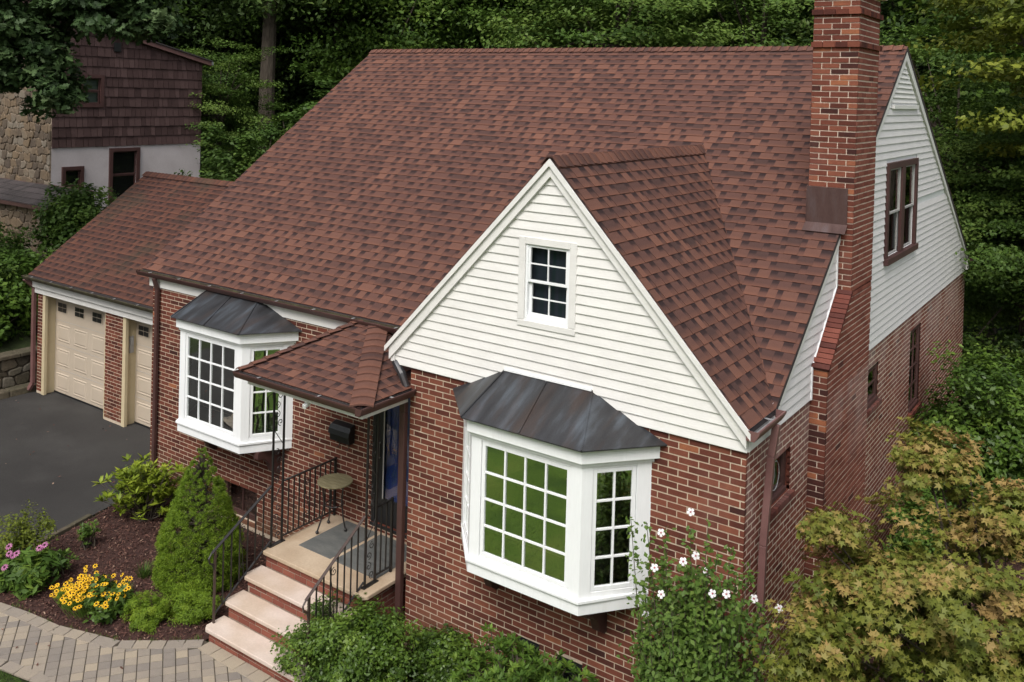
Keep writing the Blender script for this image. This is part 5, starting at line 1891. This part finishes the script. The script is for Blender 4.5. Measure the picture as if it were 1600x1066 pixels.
# rake and roof
MB().poly_prism([(NX - .1, 4.2, roofz(4.2) - .10), (NX - .1, 10.3, roofz(10.3) - .10), (NX - .1, 10.3, roofz(10.3) + .02), (NX - .1, 4.2, roofz(4.2) + .02)], (.26, 0, 0)).build('rake_board', M['gutter_worn'], nb)
MB().poly_prism([(NX - 8, 4.2, roofz(4.2) + .03), (NX - 8, 10.32, roofz(10.32) + .03), (NX - 8, 10.32, roofz(10.32) + .07), (NX - 8, 4.2, roofz(4.2) + .07)], (8.2, 0, 0)).build('roof', M['nshingle'], nb)
MB().box(NX - 8, NX + .1, 10.30, 10.42, roofz(10.3) - .08, roofz(10.3) + .03).build('gutter', M['zinc'], nb)
MB().box(NX + .03, NX + .06, 6.98, 7.2, 4.24, 4.50).build('gable_vent', M['black'], nb)
for (a, b, c, d), lab in zip(hN, ('small upper window with pale blind', 'tall dark window in the white wall', 'lower left dark window')):
    a, b = a + 5.2, b + 5.2
    f = MB()
    for q in ((a - .10, a, c - .10, d + .10), (b, b + .10, c - .10, d + .10), (a, b, d, d + .10), (a, b, c - .10, c)):
        f.box(NX - .06, NX + .055, q[0], q[1], q[2], q[3])
    wo = f.build('window', M['brown_trim'], nb, label=lab)
    lites((NX - .05, a, c), (0, 1, 0), (1, 0, 0), b - a, (d - c) / 2, 1, 1, M['brown_trim'], M['brown_trim'], M['glass_dim'], wo, fr=.04)
    lites((NX - .04, a, (c + d) / 2), (0, 1, 0), (1, 0, 0), b - a, (d - c) / 2, 1, 1, M['brown_trim'], M['brown_trim'], M['glass_dim'], wo, fr=.04)
    MB().box(NX - .12, NX - .11, a, b, c, d).build('blind', M['blind'] if c > 2 else M['dark'], wo)  # blind only upstairs; lower windows get a near-black sheet for the unlit room
# stone front and low wing
sf = MB()
sf.box(-25.2, NX - .02, 5.2, 5.6, -1.2, 5.2)
sf.box(-31, -25.2, 5.9, 6.3, -1.2, 5.2)
sf.build('stone_wall', M['mortar_dull'], nb)
STN = nb
stonework(-25.15, NX - .02, .35, 5.0, 5.2, 1, nb, .31, M['stone'], 9, axis='x', indiv=150)
lw = MB()
lw.box(-27, -20.0, 4.35, 5.19, -2.2, .02)
lw.build('porch_wall', M['mortar_dull'], nb)
stonework(-24.5, -20.0, -2.0, .0, 4.35, 1, nb, .31, M['stone'], 12, axis='x', indiv=100)
NS = []
for j in range(4):
    for i in range(22):
        x = -25.2 + i * .24 + (.12 if j % 2 else 0)
        y0_, z0_ = 4.15 + j * .26, .06 + j * .095
        V = [(x, y0_, z0_), (x + .23, y0_, z0_), (x, y0_, z0_ + .02), (x + .23, y0_, z0_ + .02), (x, y0_ + .27, z0_ + .10), (x + .23, y0_ + .27, z0_ + .10)]
        NS.append((V, [(0, 1, 3, 2), (2, 3, 5, 4)], [(random.random(), .5, 0)] * 6, M['nshingle']))
emit(NS, 'roof_shingle', M['nshingle'], nb, 100)
MB().box(-25.2, -19.86, 4.13, 4.16, -.04, .055).build('fascia', M['gutter'], nb)
MB().poly_prism([(-25.2, 4.16, .03), (-25.2, 5.2, .03), (-25.2, 5.2, .45)], (5.36, 0, 0)).build('porch_roof', M['gutter'], nb)

# ================================================================ FRONT BED PLANTS
# dwarf conical spruce
sp = thing('conical_spruce', (-7.30, -.62, G), 'dense cone-shaped dwarf spruce left of the front steps', 'evergreen')
hN_ = 1.80
K_ = 2300
f = 1 - np.sqrt(NP.random(K_))
th = NP.random(K_) * 2 * PI
PX, PY = [0, .08, .3, .6, .85, 1], [.47, .54, .50, .33, .15, .02]
prof_ = np.interp(f, PX, PY)
lump = 1 + .07 * np.sin(th * 5 + f * 14) * np.cos(f * 31 + th * 3) + NP.normal(size=K_) * .035
rad = prof_ * lump
Cc = np.stack([-7.30 + rad * np.cos(th), -.62 + rad * np.sin(th), G + .03 + f * hN_], 1)
per_ = 75
n = K_ * per_
own = np.repeat(np.arange(K_), per_)
Dr = NP.normal(size=(n, 3))
Dr /= np.linalg.norm(Dr, axis=1, keepdims=True)
rc_ = (.028 + .034 * NP.random(K_))[own][:, None] * np.clip(prof_[own] * 3.2, .35, 1)[:, None]
Pn = Cc[own] + Dr * rc_ * NP.random((n, 1)) ** .4
out_ = np.stack([np.cos(th), np.sin(th), np.full(K_, .4)], 1)[own]
Nn = NP.normal(size=(n, 3))
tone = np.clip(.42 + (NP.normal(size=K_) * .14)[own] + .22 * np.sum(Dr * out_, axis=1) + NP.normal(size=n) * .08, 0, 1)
arr = leaf_arrays(Pn, Nn, NP.uniform(.016, .030, n), tone, 'needle', Dr + out_ * .4 + NP.normal(size=(n, 3)) * .3)
fmesh('foliage', *arr, M['l_spruce'], sp)
mb = MB()
R = random.Random(4)
for i in range(220):
    ff = R.random()
    t = R.random() * 2 * PI
    r_ = float(np.interp(ff, PX, PY)) * .78
    z_ = G + .02 + ff * hN_ * .92
    mb.tube([(-7.30, -.62, z_ - .05), (-7.30 + r_ * math.cos(t), -.62 + r_ * math.sin(t), z_ + .06)], [.02, .008], 4, False)
mb.tube([(-7.30, -.62, G), (-7.30, -.62, G + hN_ * .8)], [.05, .006], 6)
mb.build('branches', M['bark'], sp)

# low spreading evergreens
shrub('low_evergreen', 'round low bright evergreen at the front edge of the bed', 'shrub', (-6.98, -1.62, G + .15), (.27, .24, .20), 130, 130, .06, .03, M['l_spruce'], 'needle', .9, shell=.6, r0=.008, tonebase=.55)
shrub('low_evergreen', 'spreading evergreen between the cone spruce and the round one', 'shrub', (-6.68, -1.22, G + .18), (.42, .26, .24), 150, 120, .08, .035, M['l_spruce'], 'needle', .8, shell=.5, r0=.008)
shrub('low_evergreen', 'tiny bright green mound behind the yellow daisies', 'shrub', (-8.10, -1.98, G + .10), (.18, .16, .14), 50, 110, .05, .03, M['l_spruce'], 'needle', .9, shell=.6, r0=.006)


def rosette_shrub(name, label, cat, c, radii, K, m, lsize, per=9, base=G):
    o = thing(name, (c[0], c[1], base), label, cat)
    Q = clusters(c, radii, K, .45, base + .1)
    n = K * per
    own = np.repeat(np.arange(K), per)
    a = NP.random(n) * 2 * PI
    el = NP.uniform(.05, .9, n)
    D_ = np.stack([np.cos(a) * np.cos(el), np.sin(a) * np.cos(el), np.sin(el)], 1)
    Pn = Q[own] + D_ * lsize * .5
    Nn = np.stack([-np.cos(a) * np.sin(el), -np.sin(a) * np.sin(el), np.cos(el)], 1) + NP.normal(size=(n, 3)) * .15
    tone = np.clip(.5 + (NP.normal(size=K) * .2)[own] + NP.normal(size=n) * .15, 0, 1)
    arr = leaf_arrays(Pn, Nn, NP.uniform(.8, 1.2, n) * lsize, tone, 'long', D_)
    fmesh('foliage', *arr, m, o)
    mb = MB()
    for k in range(0, K, 3):
        q = Vector(Q[k])
        b = Vector((c[0] + random.uniform(-.12, .12), c[1] + random.uniform(-.12, .12), base))
        mb.tube([b, b.lerp(q, .55) + Vector((0, 0, -.02)), q], [.013, .009, .005], 5)
    mb.build('stem', M['bark'], o)
    return o


rosette_shrub('rhododendron', 'yellow-green rhododendron at the left corner of the house', 'shrub', (-9.42, -.02, G + .48), (.68, .58, .42), 190, M['l_rhodo'], .135)
rosette_shrub('young_shrub', 'small upright green shrub by the kerb', 'shrub', (-9.30, -1.05, G + .20), (.15, .15, .18), 40, M['l_glossy'], .07)
rosette_shrub('young_shrub', 'small upright green shrub between the kerb and the coneflowers', 'shrub', (-8.90, -1.62, G + .17), (.14, .14, .17), 36, M['l_glossy'], .07)
shrub('bed_perennial', 'thin dark green plant behind the rhododendron on the drive edge', 'plant', (-10.05, .15, G + .32), (.26, .3, .28), 30, 50, .12, .05, M['l_mid'], shell=.3, r0=.006)


def flower(c, nrm, r, mats, parent, petals=9, cone=.3, name='flower'):
    c, nrm = Vector(c), Vector(nrm).normalized()
    a = nrm.cross(Vector((.3, .8, .1))).normalized()
    b = nrm.cross(a)
    mb = MB()
    for k in range(petals):
        t = 2 * PI * k / petals
        d = a * math.cos(t) + b * math.sin(t)
        s = a * -math.sin(t) + b * math.cos(t)
        wv = r * 2.2 / petals
        if petals <= 5:
            mb.add([c + d * r * .1, c + d * r * .45 + s * wv * .75 + nrm * r * .06, c + d * r * .85 + s * wv * .8, c + d * r - nrm * r * .08, c + d * r * .85 - s * wv * .8, c + d * r * .45 - s * wv * .75 - nrm * r * .06], [(0, 1, 2, 3, 4, 5)], [(random.random(), .5, 0)] * 6)
        else:
            mb.add([c + d * r * .15, c + d * r * .6 + s * wv * .7, c + d * r - nrm * r * .12, c + d * r * .6 - s * wv * .7], [(0, 1, 2, 3)], [(random.random(), .5, 0)] * 4)
    me, loc = pmesh(name, mb.V, mb.F, mb.T, recentre=True)
    n1 = len(me.polygons)
    o = link_mesh(name, me, mats[0])
    o.location = loc
    setpar(o, parent)
    m2 = MB()
    m2.ball(c + nrm * r * .06, r * cone, 6, 4, .8)
    m2.build('flower_centre', mats[1], o)
    return o


su = thing('black_eyed_susan', (-7.72, -1.9, G), 'clump of yellow black-eyed susans at the edge of the walkway', 'flowers')
(arr, Q) = crown((-7.62, -1.82, G + .20), (.36, .26, .20), 70, 34, .10, .075, 'oval', .8, shell=.4, upb=.9)
fmesh('foliage', *arr, M['l_glossy'], su)
R = random.Random(8)
stm = MB()
for i in range(150):
    if i < 118:
        x, y = R.gauss(-7.80, .135), R.gauss(-2.02, .115)
        z = G + .24 + .13 * R.random() + max(0, (y + 2.05)) * .35
    else:
        x, y = R.uniform(-7.75, -7.25), R.uniform(-2.02, -1.55)
        z = G + R.uniform(.24, .42)
    z = max(z, G + .12)
    flower((x, y, z), (R.uniform(-.3, .6), R.uniform(-.9, -.1), 1), R.uniform(.028, .042), (M['petal_yellow'], M['petal_brown']), su, 8, .32)
    stm.tube([(x * .6 - 7.66 * .4, y * .6 - 1.85 * .4, G), (x, y, z - .01)], .003, 3, False)
stm.build('stem', M['l_mid'], su)

cf_ = thing('coneflower_clump', (-8.95, -2.15, G), 'tall leafy coneflower clump with pink flowers at the left edge', 'flowers')
(a1, Q) = crown((-8.95, -2.12, G + .22), (.42, .38, .26), 80, 30, .14, .16, 'long', .9, shell=.3, upb=.7)
fmesh('foliage', *a1, M['l_mid'], cf_)
stm = MB()
for i, (x, y, z) in enumerate([(-8.88, -2.30, .52), (-8.84, -2.28, .55), (-8.93, -2.33, .54), (-8.72, -2.02, .56), (-8.68, -2.0, .60), (-8.70, -2.06, .58), (-8.86, -2.42, .42), (-9.0, -2.3, .6)]):
    flower((x, y, G + z), (.2, -.6, .8), .052, (M['petal_pink'], M['petal_brown']), cf_, 11, .30)
    stm.tube([(x - .1, y + .1, G), (x, y, G + z - .01)], .004, 3, False)
stm.build('stem', M['l_mid'], cf_)
shrub('tall_perennial', 'feathery yellow-green perennial at the left edge by the drive', 'plant', (-9.45, -1.95, G + .42), (.38, .45, .42), 60, 60, .13, .045, M['l_yellow'], 'oval', 1.2, shell=.2, r0=.006, stems=20)


def tuft(c, n, L, m, parent, spread=.5):
    a = NP.random(n) * 2 * PI
    el = NP.uniform(.35, 1.25, n)
    D_ = np.stack([np.cos(a) * np.cos(el), np.sin(a) * np.cos(el), np.sin(el)], 1)
    Pn = np.array(c) + D_ * L * .5 + NP.normal(size=(n, 3)) * np.array([.015, .015, 0])
    Nn = np.stack([-np.cos(a), -np.sin(a), np.full(n, .5)], 1)
    return leaf_arrays(Pn, Nn, NP.uniform(.7, 1.2, n) * L, NP.random(n), 'blade', D_)


for c, lab in (((-7.95, -1.02, G), 'spiky grass tuft in front of the rhododendron'), ((-7.70, -1.45, G), 'thin grass tuft left of the cone spruce')):
    o = thing('grass_tuft', c, lab, 'grass tuft', 'grass tufts in the mulch bed')
    fmesh('blades', *tuft(c, 60, .22, M['l_mid'], o), M['l_bright'], o)

# mulch chips, lawn blades
def scatter(pts, n):
    xs_, ys_ = [p[0] for p in pts], [p[1] for p in pts]
    out = []
    while len(out) < n:
        x, y = random.uniform(min(xs_), max(xs_)), random.uniform(min(ys_), max(ys_))
        if inpoly(x, y, pts):
            out.append((x, y))
    return np.array(out)


def chips(poly, n, zz):
    q = scatter(poly, n)
    Pn = np.column_stack([q, zz + NP.uniform(.004, .03, n)])
    Nn = np.array([0, 0, 1]) + NP.normal(size=(n, 3)) * .55
    return leaf_arrays(Pn, Nn, NP.uniform(.02, .06, n), NP.random(n), 'long')


fmesh('mulch_chips', *chips(bed, 14000, G + .006), M['chip'], kind='stuff')
fmesh('mulch_chips', *chips([(-4.3, .0), (-4.3, -1.5), (1.2, -1.6), (2.1, 9), (0.2, 9), (0.2, 0)], 9000, G + .004), M['chip'], kind='stuff')


def blades(poly, n, L=.06):
    q = scatter(poly, n)
    Pn = np.column_stack([q, np.full(n, G - .015 + L * .45)])
    D_ = np.array([0, 0, 1]) + NP.normal(size=(n, 3)) * .4
    Nn = NP.normal(size=(n, 3))
    return leaf_arrays(Pn, Nn, NP.uniform(.7, 1.3, n) * L, NP.random(n), 'blade', D_)


fmesh('grass', *blades([(-8.6, -4.2), (-6.2, -4.2), (-6.2, -3.08), (-7.3, -3.12), (-8.2, -3.45)], 9000), M['l_bright'], kind='stuff')
fmesh('grass', *blades([(-6, -3.4), (-4, -2.75), (1.2, -1.3), (4.5, -1.3), (4.5, -6.5), (-6, -6.5)], 26000, .04), M['l_bright'], kind='stuff')
fmesh('grass', *blades([(1.2, 9.5), (4.5, 9.5), (4.5, 14), (1.5, 14)], 12000, .09), M['l_bright'], kind='stuff')
# a few fallen leaves on the drive and the path
q_ = scatter([(-16.4, -6), (-10.3, -6), (-10.3, 1.8), (-16.4, 1.8)], 110)
q2_ = scatter([(-9, -3.2), (-4.5, -3.0), (-4.5, -1.7), (-9, -2.7)], 26)
q_ = np.vstack([q_, q2_])
Pn = np.column_stack([q_, np.full(len(q_), G + .028)])
fmesh('fallen_leaves', *leaf_arrays(Pn, np.array([0, 0, 1]) + NP.normal(size=Pn.shape) * .25, NP.uniform(.03, .06, len(Pn)), NP.random(len(Pn)), 'oval'), M['chip'], kind='stuff')
# weeds along the walkway edge
wq = []
for (x0_, y0_), (x1_, y1_) in zip(EDGE[3:-2], EDGE[4:-1]):
    for k in range(7):
        f_ = random.random()
        wq.append((x0_ + (x1_ - x0_) * f_, y0_ + (y1_ - y0_) * f_ + random.uniform(-.02, .03)))
av, af, at_, off = [], [], [], 0
for x, y in wq:
    v, f_, t = tuft((x, y, G + .01), 9, random.uniform(.03, .07), None, None)
    av.append(v); af.append(f_ + off); at_.append(t); off += len(v)
fmesh('weeds', np.concatenate(av), np.concatenate(af), np.concatenate(at_), M['l_mid'], kind='stuff')

# ---- foundation shrubs and the right side
shrub('holly_shrub', 'large glossy green shrub in front of the right step railing', 'shrub', (-4.15, -.95, G + .40), (.82, .62, .46), 270, 110, .14, .045, M['l_glossy'], 'oval', .9, shell=.4, tonebase=.5, tonevar=.6, stems=16, r0=.012)
shrub('holly_shrub', 'dark glossy shrub against the wing wall under the bay', 'shrub', (-3.35, -.30, G + .22), (.55, .34, .36), 150, 90, .13, .045, M['l_glossy'], 'oval', .8, shell=.4, stems=8, r0=.010)
rosette_shrub('yew_shrub', 'feathery mid green shrub directly under the large bay window', 'shrub', (-2.0, -.62, G + .50), (.88, .52, .52), 1050, M['l_mid'], .085, per=10)

rs = thing('rose_of_sharon', (-.32, -.55, G), 'rose of sharon with white flowers at the right corner of the house', 'shrub')
Q = []
R = random.Random(3)
stm = MB()
LV, LN, LT = [], [], []
for i in range(120):
    a = R.uniform(0, 2 * PI)
    sprd = R.uniform(.1, .62)
    tip = Vector((-.16 + math.cos(a) * sprd * 1.15, -.62 + math.sin(a) * sprd * .70, G + 2.72 - sprd * 1.0 + R.uniform(-1.0, .10)))
    if i < 7:
        tip = Vector((-.88 + i * .2, -.62 + R.uniform(-.1, .1), G + 2.5 + R.uniform(.0, .30) + (.2 if 1 < i < 5 else 0)))
    b = Vector((-.24 + R.uniform(-.15, .15), -.58 + R.uniform(-.08, .08), G))
    m_ = b.lerp(tip, .5) + Vector(((tip.x - b.x) * .15, (tip.y - b.y) * .15, -.05))
    stm.tube([b, m_, tip], [.010, .006, .003], 4, False)
    for k in range(230):
        f_ = R.uniform(.05, 1)
        pnt = b.lerp(m_, f_ * 2) if f_ < .5 else m_.lerp(tip, f_ * 2 - 1)
        sp_ = .15 * (1.18 - f_)
        LV.append(pnt + Vector((R.gauss(0, sp_), R.gauss(0, sp_), R.gauss(0, sp_ * .7))))
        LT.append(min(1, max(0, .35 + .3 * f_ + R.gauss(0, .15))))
    Q.append(tip)
stm.build('stem', M['bark'], rs)
LV = np.array([tuple(v) for v in LV])
LV[:, 1] = np.minimum(LV[:, 1], -.03)
Nn = np.array([0, -.35, .8]) + NP.normal(size=LV.shape) * .5
fmesh('foliage', *leaf_arrays(LV, Nn, NP.uniform(.04, .075, len(LV)), np.clip(np.array(LT) + .1, 0, 1), 'oval'), M['l_bright'], rs)
for (x, y, z) in [(-.45, -.85, -.58), (-.48, -.9, -.885), (-.23, -.85, -.77), (-.135, -.8, -.71), (-.385, -.95, -1.07), (-.065, -.7, -.87), (.03, -.8, -.99), (.137, -.75, -.98), (.33, -.6, -1.02), (.485, -.4, -1.14), (-.28, -.6, -.435), (-.6, -.8, -1.4)]:
    flower((x, y, z), (R.uniform(-.1, .8), -.8, R.uniform(.1, .6)), .037, (M['petal_white'], M['petal_red']), rs, 5, .22)

# japanese maple
jm = thing('japanese_maple', (2.1, .9, G), 'japanese maple turning yellow and orange in the bottom right corner', 'tree')
arrs = []
Qa = []
for c, r, K in (((1.95, .75, -1.35), (1.45, 1.5, .85), 260), ((1.15, .35, -1.05), (.75, .7, .42), 60), ((.85, -.35, -1.45), (.55, .5, .35), 36), ((1.35, 1.7, -.30), (.42, .5, .36), 28), ((2.2, 1.6, -.65), (.8, .7, .35), 50), ((.95, -.25, -2.15), (.7, .5, .35), 40), ((.70, .25, -.62), (.26, .3, .16), 12), ((.25, -.55, -2.75), (.5, .4, .35), 26)):
    a, Q = crown(c, r, int(K * 1.15), 75, .20, .084, 'star', .42, shell=.35, upb=.75, tonebase=.42, tonevar=.55)
    arrs.append(a)
    Qa.append(Q)
VV, FF, TT, off = [], [], [], 0
for v, f_, t in arrs:
    v = v.copy()
    # keep the crown off the wall
    v[:, 0] = np.where(v[:, 0] < .24, .24 + (.24 - v[:, 0]) * .3, v[:, 0]) if True else v[:, 0]
    # tips high in the crown have turned
    hi = np.clip((v[:, 2] + 1.25) * .35, -.15, .35)
    TT.append(np.clip(t + hi, 0, 1)); VV.append(v); FF.append(f_ + off); off += len(v)
fmesh('crown', np.concatenate(VV), np.concatenate(FF), np.concatenate(TT), M['l_maple'], jm)
tm = trunk_mesh((2.1, .9, G), np.concatenate(Qa), .7, .07, 26, 6)
tm.build('trunk', M['bark'], jm)

shrub('viburnum', 'big dark glossy shrub against the back of the side wall', 'shrub', (1.25, 7.6, -1.75), (1.15, 1.5, 1.30), 330, 95, .26, .085, M['l_glossy'], 'oval', .8, shell=.5, stems=16, r0=.025)
shrub('viburnum', 'tall dark shrub at the right edge behind the maple', 'shrub', (2.6, 7.4, -1.6), (1.0, 1.4, 1.1), 240, 90, .26, .085, M['l_dark'], 'oval', .8, shell=.5, stems=12, r0=.025)
shrub('garden_shrub', 'small green shrub at the foot of the tall side window', 'shrub', (.55, 5.2, -2.5), (.35, .8, .7), 90, 80, .18, .06, M['l_mid'], 'oval', .8, shell=.4, stems=8, r0=.012)
shrub('garden_shrub', 'dark bush on the lawn behind the house at the right', 'shrub', (2.5, 14.5, -2.0), (2.2, 1.6, 1.5), 150, 90, .4, .13, M['l_dark'], 'oval', .8, shell=.5, stems=8, r0=.03)
